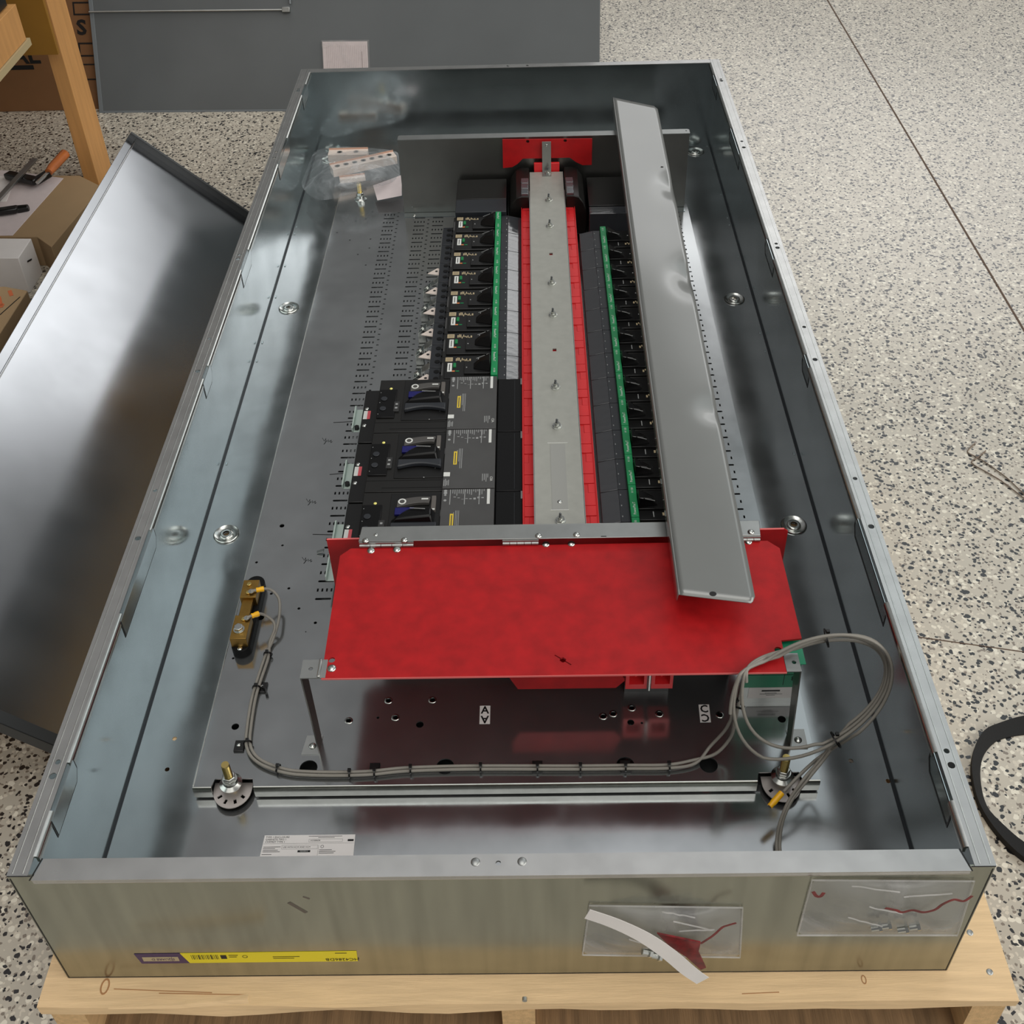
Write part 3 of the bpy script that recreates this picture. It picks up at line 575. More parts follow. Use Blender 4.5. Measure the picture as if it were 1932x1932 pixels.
# ---------------- small breakers ----------------
PITCH = .0756
def text_p(mb, s, size, o, x, y, m=0, sx=1.0): text_into(mb, s, size, frame(o, x, y), m, .00005, sx)
def small_breaker(lug):
    # local: x from the lug end (-) to the bus end (+), y across the pitch, z from the pan; origin at (green strip inner corner)
    t = thing('circuit_breaker', '', 'circuit breaker', (0, 0, 0)); h = PITCH / 2 - .0006
    b = M(); b.hexa([(-.107, -h, 0), (.012, -h, 0), (.012, h, 0), (-.107, h, 0)], [(-.107, -h, .083), (.012, -h, .083), (.012, h, .083), (-.107, h, .083)]); b.build('body', blk_brown, t, bevel=.0008)
    b = M(); b.box(-.100, -.0135, -h + .004, h - .002, .083, .0866); b.build('front_cover', blk, t, bevel=.001)
    b = M(); b.box(-.133, -.107, -h, h, 0, .058); q = b.build('lug_cover', blk_soft, t, bevel=.001)
    for y in (-.022, 0, .022):
        b = M(); b.cyl((-.119, y + .003, .058), (0, 0, 1), .0052, .0008, 14); b.build('screw_access', blk_gloss, q)
        M().box(-.1125, -.1095, y - .004, y + .008, .058, .062).build('barrier_rib', blk, q)
    b = M(); b.box(-.0128, -.0002, -h, h, .083, .0965); g = b.build('green_strip', green, t, bevel=.0008)
    b = M(); text_p(b, 'PowerPacT', .0062, (-.0068, .018, .0967), (0, -1, 0), (1, 0, 0)); text_p(b, 'H 150', .005, (-.0062, -.024, .0967), (0, -1, 0), (1, 0, 0)); b.build('lettering', white, g)
    M().box(.0, .0155, -h, h, 0, .0855).build('phase_strip', blk_soft, t, bevel=.0005)
    b = M()
    for y in (-.025, 0, .025): b.box(.0115, .0130, y - .0016, y + .0016, .0855, .0858)
    b.build('phase_letters', grey_print, t)
    b = M(); b.hexa([(.0155, -h, 0), (.0445, -h, 0), (.0445, h, 0), (.0155, h, 0)], [(.0155, -h, .0855), (.0445, -h, .0785), (.0445, h, .0785), (.0155, h, .0855)]); b.build('plug_jaw', film_grey, t, bevel=.0005)
    # toggle
    b = M(); b.box(-.063, -.014, -.024, .0135, .0866, .0905); b.build('toggle_bezel', blk, t, bevel=.0008)
    b = M(); b.hexa([(-.046, -.012, .0905), (-.014, -.02, .0905), (-.014, .012, .0905), (-.046, .006, .0905)], [(-.034, -.004, .101), (-.014, -.012, .112), (-.014, .010, .112), (-.034, .004, .104)]); tg = b.build('toggle', blk_gloss, t, bevel=.0012)
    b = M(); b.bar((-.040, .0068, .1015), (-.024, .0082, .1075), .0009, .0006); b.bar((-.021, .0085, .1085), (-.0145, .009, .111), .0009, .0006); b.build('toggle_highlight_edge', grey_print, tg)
    M().dome((-.0585, -.006, .0905), .0014, .001, 8).build('indicator', grey_print, t)
    b = M(); b.box(-.0948, -.0862, -.0135, .0125, .0866, .0874); q = b.build('white_tag', white, t)
    b = M(); b.box(-.0915, -.0900, -.010, .009, .0874, .0876); b.build('tag_print', ink, q)
    b = M(); b.hexa([(-.0845, -.001, .0866), (-.0785, -.001, .0866), (-.0785, .011, .0866), (-.0845, .011, .0866)], [(-.084, .0, .0895), (-.079, .0, .0895), (-.079, .0105, .0895), (-.084, .0105, .0895)]); b.build('push_button', green_btn, t, bevel=.0005)
    M().box(-.086, -.0805, -.0135, -.0105, .0866, .087).build('orange_mark', orange, t); M().box(-.079, -.0725, -.0132, -.011, .0866, .087).build('green_mark', green, t)
    b = M(); b.box(-.0995, -.0858, .0185, .0305, .0866, .0871); q = b.build('rating_tag', cream, t)
    b = M()
    for k in range(3): b.box(-.098, -.0875, .021 + k * .003, .0217 + k * .003, .0871, .0872)
    b.build('tag_print', blk_brown, q)
    b = M(); r = random.Random(5)
    for k in range(9):
        x = -.080 + k * .0028; y = .0165 + r.random() * .005; b.box(x, x + .0018, y, y + .003 + r.random() * .007, .0866, .0869)
    b.box(-.0545, -.0515, .019, .0255, .0866, .0869)
    b.build('front_printing', cream, t); M().box(-.038, -.0365, .016, .0285, .0866, .0869).build('print_bar', grey_print, t)
    b = M(); b.box(-.108 + .002, -.1055 + .002, -.02, .018, .083, .0832); b.build('side_print', lbl_grey, t)
    if lug:
        b = M(); b.box(-.1345, -.133, -.032, -.004, .012, .052); b.hexa([(-.150, -.032, .0415), (-.1345, -.032, .0505), (-.1345, -.012, .0505), (-.150, -.012, .0415)], [(-.150, -.032, .043), (-.1345, -.032, .052), (-.1345, -.012, .052), (-.150, -.012, .043)]); b.hexa([(-.166, -.036, .030), (-.150, -.036, .0415), (-.150, -.016, .0415), (-.166, -.016, .030)], [(-.166, -.036, .0315), (-.150, -.036, .043), (-.150, -.016, .043), (-.166, -.016, .0315)]); b.box(-.168, -.152, -.034, -.018, .0, .030)
        q = b.build('mounting_clip', zinc_l if False else steel, t, bevel=.0005)
        b = M(); b.cyl((-.159, -.026, .034), (-.45, 0, .9), .0048, .005, 6); b.build('clip_screw', steel, q, bevel=.0006)
        b = M(); b.prism([(-.1335, -.001), (-.1335, .024), (-.138, .027), (-.158, .006)], .050, .0516); b.build('lug_plate', alum, t)
        M().cyl((-.1395, .014, .0516), (0, 0, 1), .003, .0003, 12).build('lug_hole', ink, t)
    return t
protoA = small_breaker(False); protoB = small_breaker(True)
ordn = ['nearest', 'second', 'third', 'fourth', 'fifth', 'sixth', 'seventh', 'eighth', 'ninth', 'tenth', 'eleventh', 'twelfth', 'thirteenth', 'fourteenth']
used = {}
def put(proto, loc, rz, lb, gr):
    if proto.name in used: o = copy_tree(proto)
    else: used[proto.name] = 1; o = proto
    o.location = loc; o.rotation_euler = (0, 0, rz); o['label'] = lb; o['group'] = gr; return o
for k in range(8):
    y = 1.0336 + PITCH * (k + .5)
    nm = {0: 'small black breaker with green strip, left row, directly beyond the three large breakers', 7: 'farthest small breaker of the left row, next to the black filler plate'}.get(k, 'small green striped breaker, left row, %s beyond the large breakers' % ordn[k])
    put(protoB if k < 6 else protoA, (.5152, y, ZP), 0, nm, 'small breakers in the left row')
for k in range(14):
    y = .6558 + PITCH * (k - .5)
    if k == 13: break
    nm = {0: 'small breaker of the right row, nearest one, against the hinge bar', 12: 'farthest small breaker of the right row, next to the grey filler plate'}.get(k, 'small green striped breaker in the right row, %s from the hinge bar' % ordn[k])
    put(protoA, (.7325, y, ZP), math.pi, nm, 'small breakers in the right row')
# ---------------- large breakers ----------------
BP = .1512
def large_breaker():
    t = thing('large_circuit_breaker', '', 'circuit breaker', (0, 0, 0)); h = BP / 2 - .0007; yc = 0.0
    # local x is the world x, y measured from the centre of the unit
    b = M(); b.box(.2995, .4300, -h, h, ZP, .1165); b.build('body', blk_brown, t, bevel=.001)
    b = M(); b.box(.270, .2995, -h - .001, h - .003, ZP, .095); lc = b.build('lug_cover', blk, t, bevel=.001)
    for y in (.0165, -.0305): M().dome((.2735 + .0035, y + .0015, .095), .0042, .0018, 12).build('cover_screw', steel, lc)
    b = M(); b.box(.2725, .2805, -.0115, .0115, .095, .0954); q = b.build('white_half', white, lc); M().box(.2795, .2850, -.0115, .0115, .0953, .0956).build('red_half', red_ink, q)
    b = M(); b.box(.4285, .5145, -h + .0005, h - .0005, ZP, .1215); lf = b.build('label_face', lbl_grey, t, bevel=.0008)
    zt = .1216
    b = M(); b.box(.5026, .5073, .0385, .0735, zt, zt + .0002); b.box(.4291, .4398, -.0455, -.0355, zt, zt + .0002); b.build('white_blocks', white, lf)
    b = M(); b.box(.4440, .4500, -.0165, .0168, zt, zt + .0002); q = b.build('caution_strip', mat('caution_yellow', (214, 186, 56), .5), lf)
    b = M(); b.box(.4462, .4478, -.0145, .0135, zt + .0002, zt + .0003); b.build('caution_print', lbl_grey, q)
    b = M(); r = random.Random(11)
    for x in (.4419, .4656, .4892): b.box(x, x + .0012, .038, .0735, zt, zt + .0001)
    for x, a, c in ((.4525, -.009, .024), (.4548, -.026, .024), (.4575, -.026, .024), (.4492, -.005, .02)): b.box(x, x + .0009, a, c, zt, zt + .0001)
    for k in range(16):
        x = .446 + k * .0034; ln = .004 + r.random() * .012; b.box(x, x + .0011, .0735 - ln, .0735, zt, zt + .0001)
    for k in range(8):
        x = .448 + k * .0065; b.box(x, x + .004, .049 + r.random() * .006, .0505 + r.random() * .006, zt, zt + .0001)
    for x, y0, y1 in ((.4935, -.058, -.0405), (.4965, -.056, -.0405), (.4995, -.060, -.0405), (.5022, -.050, -.0405)): b.box(x, x + .0011, y0, y1, zt, zt + .0001)
    for k in range(4): b.box(.4300 + k * .0025, .4312 + k * .0025, -.071 + r.random() * .004, -.050 - r.random() * .006, zt, zt + .0001)
    for x, y, rr in ((.4345, .048, .0025), (.4345, .0655, .003), (.4345, .0705, .0028), (.4345, .0605, .002)): b.plate(circ(x, y, rr, 10), [], zt, zt + .0001)
    b.build('printing', grey_print, lf)
    b = M(); text_p(b, 'CSA', .006, (.5085, -.053, zt + .0001), (0, -1, 0), (1, 0, 0)); b.build('lettering', white, lf)
    b = M(); b.box(.5165, .5600, -h, h, ZP, .114); b.box(.5145, .5165, -h, h, ZP, .106); q = b.build('plug_jaw', blk_gloss, t, bevel=.0008); M().box(.5465, .5471, -h + .004, h - .004, .114, .1143).build('seam', blk_soft, q)
    M().box(.5575, .5603, .055, .073, .114, .1165).build('jaw_clip', steel_satin, t)
    # operating zone
    za = .1165
    b = M(); b.box(.3455, .4275, -.043, .070, za, za + .0012); b.build('escutcheon', blk, t, bevel=.0005)
    arc_o = [(.3575 + .0535 * i / 10, .0435 + .0125 * math.sin(math.pi * (.12 + .5 * i / 10))) for i in range(11)]
    arc_i = [(.3575 + .0515 * i / 10, .0325 + .0105 * math.sin(math.pi * (.0 + .62 * i / 10)) * .9) for i in range(11)]
    b = M(); b.prism(arc_i + arc_o[::-1], za + .0012, za + .0075); a = b.build('arc_plate', mat('arc_plate', (74, 72, 70), .4), t, bevel=.0008)
    zb = za + .0077
    b = M(); b.plate(circ(.3655, .0445, .0066, 24), [circ(.3655, .0445, .0042, 24)], zb, zb + .0002); b.build('off_mark', white, a)
    M().box(.3965, .4075, .0485, .0515, zb, zb + .0002).build('on_mark', white, a)
    b = M(); b.box(.3545, .3855, .0175, .0335, za + .0012, za + .0055); b.build('blue_window', blue, t, bevel=.0008)
    b = M(); b.hexa([(.3490, -.004, za), (.4200, -.010, za), (.4200, .026, za), (.3490, .012, za)], [(.3560, .002, za + .012), (.4150, .002, za + .018), (.4150, .022, za + .016), (.3800, .024, za + .013)]); hd = b.build('operating_handle', blk_gloss, t, bevel=.003, seg=3)
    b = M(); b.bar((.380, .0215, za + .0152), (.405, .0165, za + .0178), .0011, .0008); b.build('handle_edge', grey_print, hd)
    b = M()
    prof = [(.350 + .074 * i / 12, -.0235 + .008 * math.sin(math.pi * i / 12)) for i in range(13)]
    b.prism([(x, y) for x, y in prof] + [(.424, -.004), (.350, -.004)], za + .0012, za + .0095); b.build('handle_guard', blk_soft, t, bevel=.002)
    b = M(); b.box(.4125, .4200, .0245, .0590, za, za + .0065); q = b.build('test_tab', mat('tab_grey', (92, 88, 84), .4), t, bevel=.001); M().box(.4135, .4190, .0255, .0285, za + .0065, za + .0068).build('tab_mark', white, q)
    b = M()
    for k in range(4): b.box(.4220 + k * .0018, .4229 + k * .0018, .017, .031, za, za + .0003)
    b.build('rating_print', grey_print, t)
    for x, y in ((.4215, -.0115), (.4205, -.0185), (.4135, -.02)): M().dome((x, y, za + .0005), .0011, .0008, 8).build('light_dot', grey_print, t)
    # trip unit
    b = M(); b.box(.3010, .3330, -.0365, .0435, za, za + .0025); tu = b.build('trip_unit', blk_gloss, t, bevel=.001)
    M().dome((.3205, .049, za), .0028, .0012, 12).build('status_light', mat('status_yellow', (238, 230, 130), .3), t)
    b = M(); b.cyl((.311, .016, za + .0025), (0, 0, 1), .0058, .0015, 18); b.cyl((.311, -.012, za + .0025), (0, 0, 1), .0058, .0015, 18); b.build('adjusting_dial', blk_soft, tu, bevel=.0005)
    b = M(); b.box(.3300, .3400, -.0195, .0075, za, za + .003); q = b.build('display_tag', mat('tag_dark', (46, 46, 46), .4), t, bevel=.0005)
    b = M()
    for k in range(2): b.box(.3325 + .0005 * k, .3370, -.0125 + k * .0105, -.0085 + k * .0105, za + .003, za + .0032)
    b.build('tag_print', grey_print, q)
    for x, y in ((.3035, .0345), (.3035, -.0265), (.2998 + .004, .006), (.396, -.0435)): M().dome((x, y, za + .002), .0012, .0007, 8).build('face_dot', grey_print, t)
    b = M(); b.box(.300, .425, -.0485, -.0479, za, za + .0003); b.box(.3275, .4265, -.066, -.0655, za, za + .0003); b.build('face_groove', blk_gloss, t)
    # steel bracket at the lug end
    b = M(); b.box(.2475, .2505, -.004, .060, .058, .069); b.box(.2475, .2705, -.004, .060, .058, .0595); b.box(.262, .2705, .01, .045, ZP, .058); b.build('mounting_bracket', zinc_l, t, bevel=.0005)
    M().cyl((.2562, .004, .0595), (0, 0, 1), .0048, .006, 6).build('bracket_bolt', blk, t)
    return t
lb = large_breaker()
for k in range(3):
    yc = 1.0336 - .0008 - BP * (k + .5)
    nm = ['large black breaker nearest the small breakers, grey label face, handle off', 'large black breaker in the middle of the three, grey label face', 'large black breaker partly hidden behind the steel hinge bar'][k]
    put(lb, (0, yc, 0), 0, nm, 'three large breakers on the left')
q = [c for c in bpy.data.objects if c.get('category') == 'circuit breaker' and c['label'].startswith('large')]
for o in q: o['_o'] = (0, 0, 0)
# one more steel bracket under the red cover
bk = M(); bk.box(.2470, .2495, .589, .645, .058, .069); bk.box(.2470, .272, .589, .645, .058, .0595); bk.box(.262, .272, .60, .635, ZP, .058); o = bk.build('steel_bracket', zinc_l, None, bevel=.0005)
tag(o, 'narrow zinc bracket on the pan left of the red upright board', 'bracket')
o = M().bar(PZ(598, 1042, ZP + .002), PZ(611, 1038, ZP + .006), .006, .0016).build('steel_clip', steel_satin); tag(o, 'tiny loose steel clip on the pan near the red upright board', 'clip')
# ---------------- hinged red cover over the line lugs ----------------
rv = thing('red_barrier_board', 'upright red fibre board with light edge standing behind the hinged red cover', 'barrier', (.61, .562, ZP))
mb = M(); mb.plate([(.268, .045), (.955, .045), (.955, .182), (.949, .187), (.268, .180)], [], 0, .003, fr=FY(.5635)); mb.build('board', red_fib_dark, rv)
mb = M(); mb.add([(.268, .5605, .1802), (.949, .5605, .1872), (.949, .5635, .1872), (.268, .5635, .1802)], [(0, 1, 2, 3)]); mb.build('cut_edge', red_edge, rv)
ZC = .19
rc = thing('red_cover', 'large hinged red fibreboard cover plate on steel legs at the near end', 'cover', (.61, .42, ZP))
mb = M(); hole_z = [PZ(626, 1245, ZC), PZ(1062, 1245, ZC), PZ(1468, 1226, ZC)]
hs = [circ(hole_z[0].x, hole_z[0].y, .0045, 14), circ(hole_z[2].x, hole_z[2].y, .005, 12)]
c = hole_z[1]; ang = math.radians(-38); ca, sa = math.cos(ang), math.sin(ang)
sl = [(-.0135, -.0008), (-.004, -.0008), (-.0028, -.0036), (.0028, -.0036), (.004, -.0008), (.0135, -.0008), (.0135, .0008), (.004, .0008), (.0028, .0036), (-.0028, .0036), (-.004, .0008), (-.0135, .0008)]
hs.append([(c.x + a * ca - b * sa, c.y + a * sa + b * ca) for a, b in sl])
mb.plate([(.2963, .2978), (.905, .2978), (.905, .322), (.9068, .3275), (.9068, .350), (.9345, .353), (.9345, .5195), (.9195, .5345), (.309, .5325), (.2945, .518)], hs, ZC - .003, ZC, mh=0)
mb.build('board', red_fib, rc)
mb = M(); mb.box(.2963, .905, .2972, .2978, ZC - .003, ZC); mb.build('cut_edge', red_edge, rc)
for (u, v, r) in ((626, 1261, .0062), (700, 1039, .0060), (749, 1037, .0060), (1030, 1027, .0058), (1078, 1026, .0058), (1412, 1022, .0060)):
    p = PZ(u, v, ZC); M().dome((p.x, p.y, ZC), r, .0028, 18).build('rivet', steel, rc)
p = PZ(1061, 1245, ZC)
# hinge bar
hb = thing('hinge_bar', 'steel angle bar with hinges carrying the red cover', 'hinge bar', (.61, .55, ZC))
zh = .2
mb = M(); mb.hexa([(.3205, .5368, zh - .0015), (.9085, .5368, zh - .0015), (.9115, .5665, zh - .0015), (.3225, .5665, zh - .0015)], [(.3205, .5368, zh), (.9085, .5368, zh), (.9115, .5665, zh), (.3225, .5665, zh)])
mb.box(.3225, .9115, .5655, .567, ZC - .01, zh); mb.build('angle_bar', steel_satin, hb, bevel=.0006)
for x0, x1 in ((.3215, .4015), (.532, .585), (.86, .9085)):
    n = 5
    for k in range(n):
        a = x0 + (x1 - x0) * k / n; M().cyl((a + .0004, .5345, ZC + .0028), (1, 0, 0), .0028, (x1 - x0) / n - .0008, 12).build('hinge_knuckle', steel_satin, hb)
    M().box(x0, x1, .5345, .537, ZC + .0028, zh - .0015).build('hinge_leaf', steel_satin, hb)
for (u, v) in ((690, 1020), (763, 1019), (1016, 1011), (1088, 1009), (1417, 1004)):
    p = PZ(u, v, zh); M().dome((p.x, p.y, zh), .0052, .0028, 16).build('rivet', steel, hb)
p = PZ(709, 1009, zh); M().dome((p.x, p.y, zh), .003, .001, 10).build('rivet', steel, hb); p = PZ(1139, 1012, zh); M().box(p.x - .004, p.x + .004, p.y - .0008, p.y + .0008, zh, zh + .0002).build('slot', ink, hb)
# legs of the cover
def leg(xs, xt, lab_, s):
    t = thing('support_leg', lab_, 'bracket', (xs, .3, ZP), 'legs under the red cover')
    mb = M(); x = xs; mb.hexa([(x, .2925, ZP), (x + .0018, .2925, ZP), (x + .0018, .316, ZP), (x, .316, ZP)], [(xt, .2995, ZC - .001), (xt + .0018, .2995, ZC - .001), (xt + .0018, .3285, ZC - .001), (xt, .3285, ZC - .001)])
    mb.build('upright', barrier_m, t)
    M().box(min(x, x - s * .0) if s > 0 else x - .0245, x + .0018 if s > 0 else x + .0018, .286, .316, ZP, ZP + .0016).build('foot_seat', steel_satin, t) if False else None
    a, b = (x - .0245, x + .0018) if s > 0 else (x, x + .025)
    mb = M(); mb.prism([(a, .292), (b, .292), (b, .323), (a + (.004 if s > 0 else .0), .323)], ZP + .0002, ZP + .0018); mb.build('foot', steel_satin, t)
    M().dome(((a + b) / 2 + .001, .305, ZP + .0018), .0055, .003, 16).build('foot_screw', steel, t)
    a, b = (xt, .3015) if s > 0 else (.9045, xt + .0018)
    mb = M(); mb.plate([(a, .2985), (b, .2985), (b, .3285), (a, .3285)], [circ(a + .0125, .3135, .003, 10)], ZC - .0016, ZC + (.0002 if s > 0 else .0)); mb.build('top_tab', steel_satin, t, bevel=.0004)
    if s > 0: M().box(.2905, .2945, .2985, .3285, ZC, ZC + .0032).build('tab_step', steel, t, bevel=.001)
leg(.272, .268, 'bent steel strap leg under the near left corner of the red cover', 1)
leg(.9285, .9225, 'bent steel strap leg under the near right corner by the cable coil', -1)
# things seen under the cover
gp = thing('terminal_plate', 'small upright steel plate with green label, under the right end of red cover', 'terminal plate', (.915, .372, ZP))
mb = M(); mb.box(.868, .948, .3705, .3725, ZP, .128); mb.build('plate', steel_satin, gp)
mb = M(); mb.box(.872, .935, .318, .3705, .179, .1802); mb.box(.876, .884, .366, .3705, .128, .179); mb.build('green_top', green_lbl, gp)
mb = M(); mb.box(.869, .948, .3698, .3704, .0625, .118); g2 = mb.build('green_sticker', green_lbl, gp)
mb = M(); text_into(mb, '1', .012, frame((.897, .3695, .095), (-1, 0, 0), (0, 0, -1)), 0, .0001); text_into(mb, '3', .014, frame((.940, .3695, .083), (-1, 0, 0), (0, 0, -1)), 0, .0001)
mb.box(.869, .948, .3694, .3697, .0905, .0912); mb.box(.927, .9277, .3694, .3697, .068, .108); mb.build('handwriting', ink, g2)
mb = M(); mb.box(.8805, .9455, .3698, .3704, .0375, .0615); w2 = mb.build('white_sticker', paper, gp)
mb = M(); mb.box(.899, .925, .3694, .3697, .0535, .0565); mb.box(.904, .921, .3694, .3697, .0495, .0499); mb.box(.897, .929, .3694, .3697, .0472, .0476); mb.box(.906, .919, .3694, .3697, .0448, .0452); mb.build('printing', ink, w2)
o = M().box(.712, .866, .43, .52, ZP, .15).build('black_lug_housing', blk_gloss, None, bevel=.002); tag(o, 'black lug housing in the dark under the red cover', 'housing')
mb = M(); mb.plate([(.552, .079), (.690, .079), (.702, .095), (.690, .128), (.541, .128), (.541, .104)], [], 0, .003, fr=FY(.363)); mb.box(.541, .690, .363, .43, .124, .128)
o = mb.build('red_tray', red_fib, None); tag(o, 'red moulded tray edge peeking out under the middle of the cover', 'tray')
bs = thing('bus_end', 'pair of red plastic bus bar ends with steel pin under the cover', 'bus bar end', (.738, .37, ZP))
for x0 in (.7045, .7410):
    mb = M(); mb.plate(rect(x0, x0 + .0305, .063, .108), [rect(x0 + .005, x0 + .026, .073, .096)], 0, .022, fr=frame((0, .392, 0), (1, 0, 0), (0, 0, 1))); q = mb.build('red_housing', red_pl, bs, bevel=.001)
    M().box(x0 + .005, x0 + .026, .386, .3875, .073, .096).build('recess', red_fib_dark, q); M().box(x0 + .014, x0 + .0165, .378, .386, .080, .096).build('tongue', red_pl, q)
M().cyl((.738, .3675, .064), (0, 0, 1), .0022, .05, 12).build('pin', steel, bs)
M().box(.706, .77, .392, .43, ZP, .108).build('base', blk, bs)
# ---------------- grey trim channel lying on top ----------------
gc = thing('trim_channel', 'long dented grey metal trim channel lying across the rear barrier and red cover', 'trim channel', (.82, 1.15, .2))
def zc(y): return .2445 - (1.93 - y) / 1.55 * .010
A = PZ(1158, 184, zc(1.95)); B = PZ(1240, 202, zc(1.92)); Cc = PZ(1427, 1140, zc(.38)); Dd = PZ(1283, 1122, zc(.40))
P0 = A.copy(); ey = (A - Dd).normalized(); ex = (Cc - Dd); ex = (ex - ey * ex.dot(ey)).normalized()
F = frame(Dd, ex, ey); Fi = F.inverted()
a2 = Fi @ A; b2 = Fi @ B; c2 = Fi @ Cc
mb = M()
lenC = a2.y; NX, NY = 14, 120
outl = [(0, 0), (c2.x - .006, c2.y + .0005), (c2.x, c2.y + .007), (b2.x, b2.y - .006), (b2.x - .005, b2.y), (a2.x, a2.y)]
def topz(s, y):
    z = 0
    for (dy, dx, r, d) in ((1.125, .98, .055, -.006), (.78, 1.0, .05, -.009), (.39, 1.0, .03, -.004)):
        q = ((y - dy) / r) ** 2 + ((s - dx) / .30) ** 2
        z += d * math.exp(-q * 1.3)
    z += .0012 * math.sin(y * 4.2 + s * 1.5) * s; return z
vs = []; 
for j in range(NY + 1):
    t = j / NY
    for i in range(NX + 1):
        s = i / NX
        x0_ = a2.x * t; x1_ = c2.x + (b2.x - c2.x) * t
        y = (s * c2.y) * (1 - t) + (a2.y + (b2.y - a2.y) * s) * t
        if i == NX and j == 0: y += .004; x1_ -= .004
        if i == NX and j == NY: y -= .004; x1_ -= .004
        vs.append(F @ Vector((x0_ + (x1_ - x0_) * s, y, topz(s, y))))
fs = [(j * (NX + 1) + i, j * (NX + 1) + i + 1, (j + 1) * (NX + 1) + i + 1, (j + 1) * (NX + 1) + i) for j in range(NY) for i in range(NX)]
mb.add(vs, fs); web = mb.build('web', cover_m, gc, sharp=60); so = web.modifiers.new('s', 'SOLIDIFY'); so.thickness = .0012; so.offset = -1
mb = M(); lf_ = []
for j in range(NY + 1):
    t = j / NY; y = a2.y * t; x = a2.x * t
    for k, (dx, dz) in enumerate(((0, 0), (-.0012, -.0006), (-.002, -.002), (-.0022, -.022 + (.006 if j == 0 else 0)))): lf_.append(F @ Vector((x + dx, y + (.004 if (k == 3 and j == 0) else 0), dz)))
mb.add(lf_, [(j * 4 + k, j * 4 + k + 1, (j + 1) * 4 + k + 1, (j + 1) * 4 + k) for j in range(NY) for k in range(3)]); s2_ = mb.build('side_flange', cover_m, gc, sharp=70); so = s2_.modifiers.new('s', 'SOLIDIFY'); so.thickness = .0012; so.offset = 1
for (u, v, r) in ((1345, 1121, .0048), (1192, 191, .003), (1249, 315, .003)):
    p = Fi @ PZ(u, v, zc(.39 if v > 500 else 1.9 if v < 250 else 1.6)); q = topz(min(1, max(0, p.x / .1)), p.y) + .0002
    mb = M(); mb.prism(circ(p.x, p.y, r, 16, r * .85), q, q + .0003, fr=F); mb.build('screw_hole', ink, gc)
# ---------------- shunt and cables ----------------
sh = thing('current_shunt', 'brass block shunt on a black base at the left edge of the pan', 'shunt', (.131, .54, ZP))
def capsule(x, y0, y1, r, n=10):
    return [(x + r * math.cos(math.radians(a)), y0 + r * math.sin(math.radians(a))) for a in range(180, 361, 18)] + [(x + r * math.cos(math.radians(a)), y1 + r * math.sin(math.radians(a))) for a in range(0, 181, 18)]
mb = M(); mb.prism(capsule(.1305, .477, .602, .0145), ZP, ZP + .017); mb.build('base', rubber, sh, bevel=.0015)
for y0, y1 in ((.5535, .590), (.4715, .5175)): M().box(.1175, .1425, y0, y1, ZP + .0155, ZP + .036).build('brass_block', brass, sh, bevel=.0007)
for z in (.024, .029): M().box(.1215, .1375, .516, .555, ZP + z, ZP + z + .0015).build('resistance_strip', brass, sh)
M().cyl((.129, .489, ZP + .0362), (0, 0, 1), .0085, .0014, 24).build('washer', steel, sh); M().cyl((.129, .489, ZP + .0376), (0, 0, 1), .0072, .006, 6).build('hex_bolt', steel, sh, bevel=.0008, sharp=20)
for x, y in ((.128, .5795), (.1295, .5625), (.1325, .5085)):
    mb = M(); mb.cyl((x, y, ZP + .036), (0, 0, 1), .0036, .003, 14); mb.build('terminal_screw', brassy, sh, bevel=.0006)
mb = M(); mb.dome((.1305, .4685, ZP + .017), .004, .0015, 12); mb.build('base_screw', steel, sh)
cb = thing('sensing_cable', 'pair of grey cables running from the shunt along the pan to a tied coil', 'cable', (.5, .3, ZP))
zc_ = ZP + .006
main = [PZ(u, v, zc_) for u, v in ((503, 1240), (488, 1285), (478, 1320), (470, 1370), (468, 1402), (477, 1425), (500, 1442), (540, 1455), (580, 1459), (640, 1460), (700, 1458), (760, 1452), (840, 1449), (907, 1448), (1014, 1448), (1095, 1448), (1180, 1447), (1260, 1446), (1310, 1437), (1348, 1415))]
Tt = PZ(1588, 1203, .222); Bt = PZ(1545, 1424, .085); Lt = PZ(1381, 1350, .13); Rt = PZ(1680, 1258, .205)
cc = (Tt + Bt) / 2; e2 = (Tt - Bt) / 2; e1 = (Rt - Lt) / 2; e1 = e1 - e2 * (e1.dot(e2) / e2.length_squared) * .2
nrm = e1.cross(e2).normalized(); cc.x = (Lt.x + Rt.x) / 2 + .002
def coil(a0, a1, sc_, off, n=64, wob=0.0):
    out_ = []
    for i in range(n + 1):
        a = math.radians(a0 + (a1 - a0) * i / n)
        s = sc_ * (1 + .02 * math.sin(2 * a + off * 300) + .012 * math.sin(3 * a + wob))
        sr = s if math.cos(a) < 0 else 1 + (s - 1) * .25
        q = cc + e1 * math.cos(a) * sr + e2 * math.sin(a) * s + nrm * off
        if q.x > 1.05: q.x = 1.05 + (q.x - 1.05) * .5
        if q.x < .95 and q.y > .24: q.z = max(q.z, .197 * min(1, .35 + .65 * (q.y - .24) / .05))
        out_.append(q)
    return out_
def offset_path(p, d):
    r = []
    for i in range(len(p)):
        a = p[max(i - 1, 0)]; b = p[min(i + 1, len(p) - 1)]; t = (b - a).normalized(); r.append(p[i] + Vector((-t.y, t.x, 0)) * d)
    return r
A1 = [Vector((.1345, .5625, ZP + .040)), PZ(497, 1111, .066), PZ(513, 1114, .058), PZ(526, 1129, .05), PZ(528, 1152, .046), PZ(524, 1178, .044), PZ(513, 1212, zc_)] + offset_path(main, -.0027)
B1 = [Vector((.1375, .5085, ZP + .040)), PZ(487, 1158, .064), PZ(502, 1162, .055), PZ(516, 1173, .047), PZ(518, 1188, .043), PZ(509, 1212, zc_)] + offset_path(main, .0027)
R_ = .0023
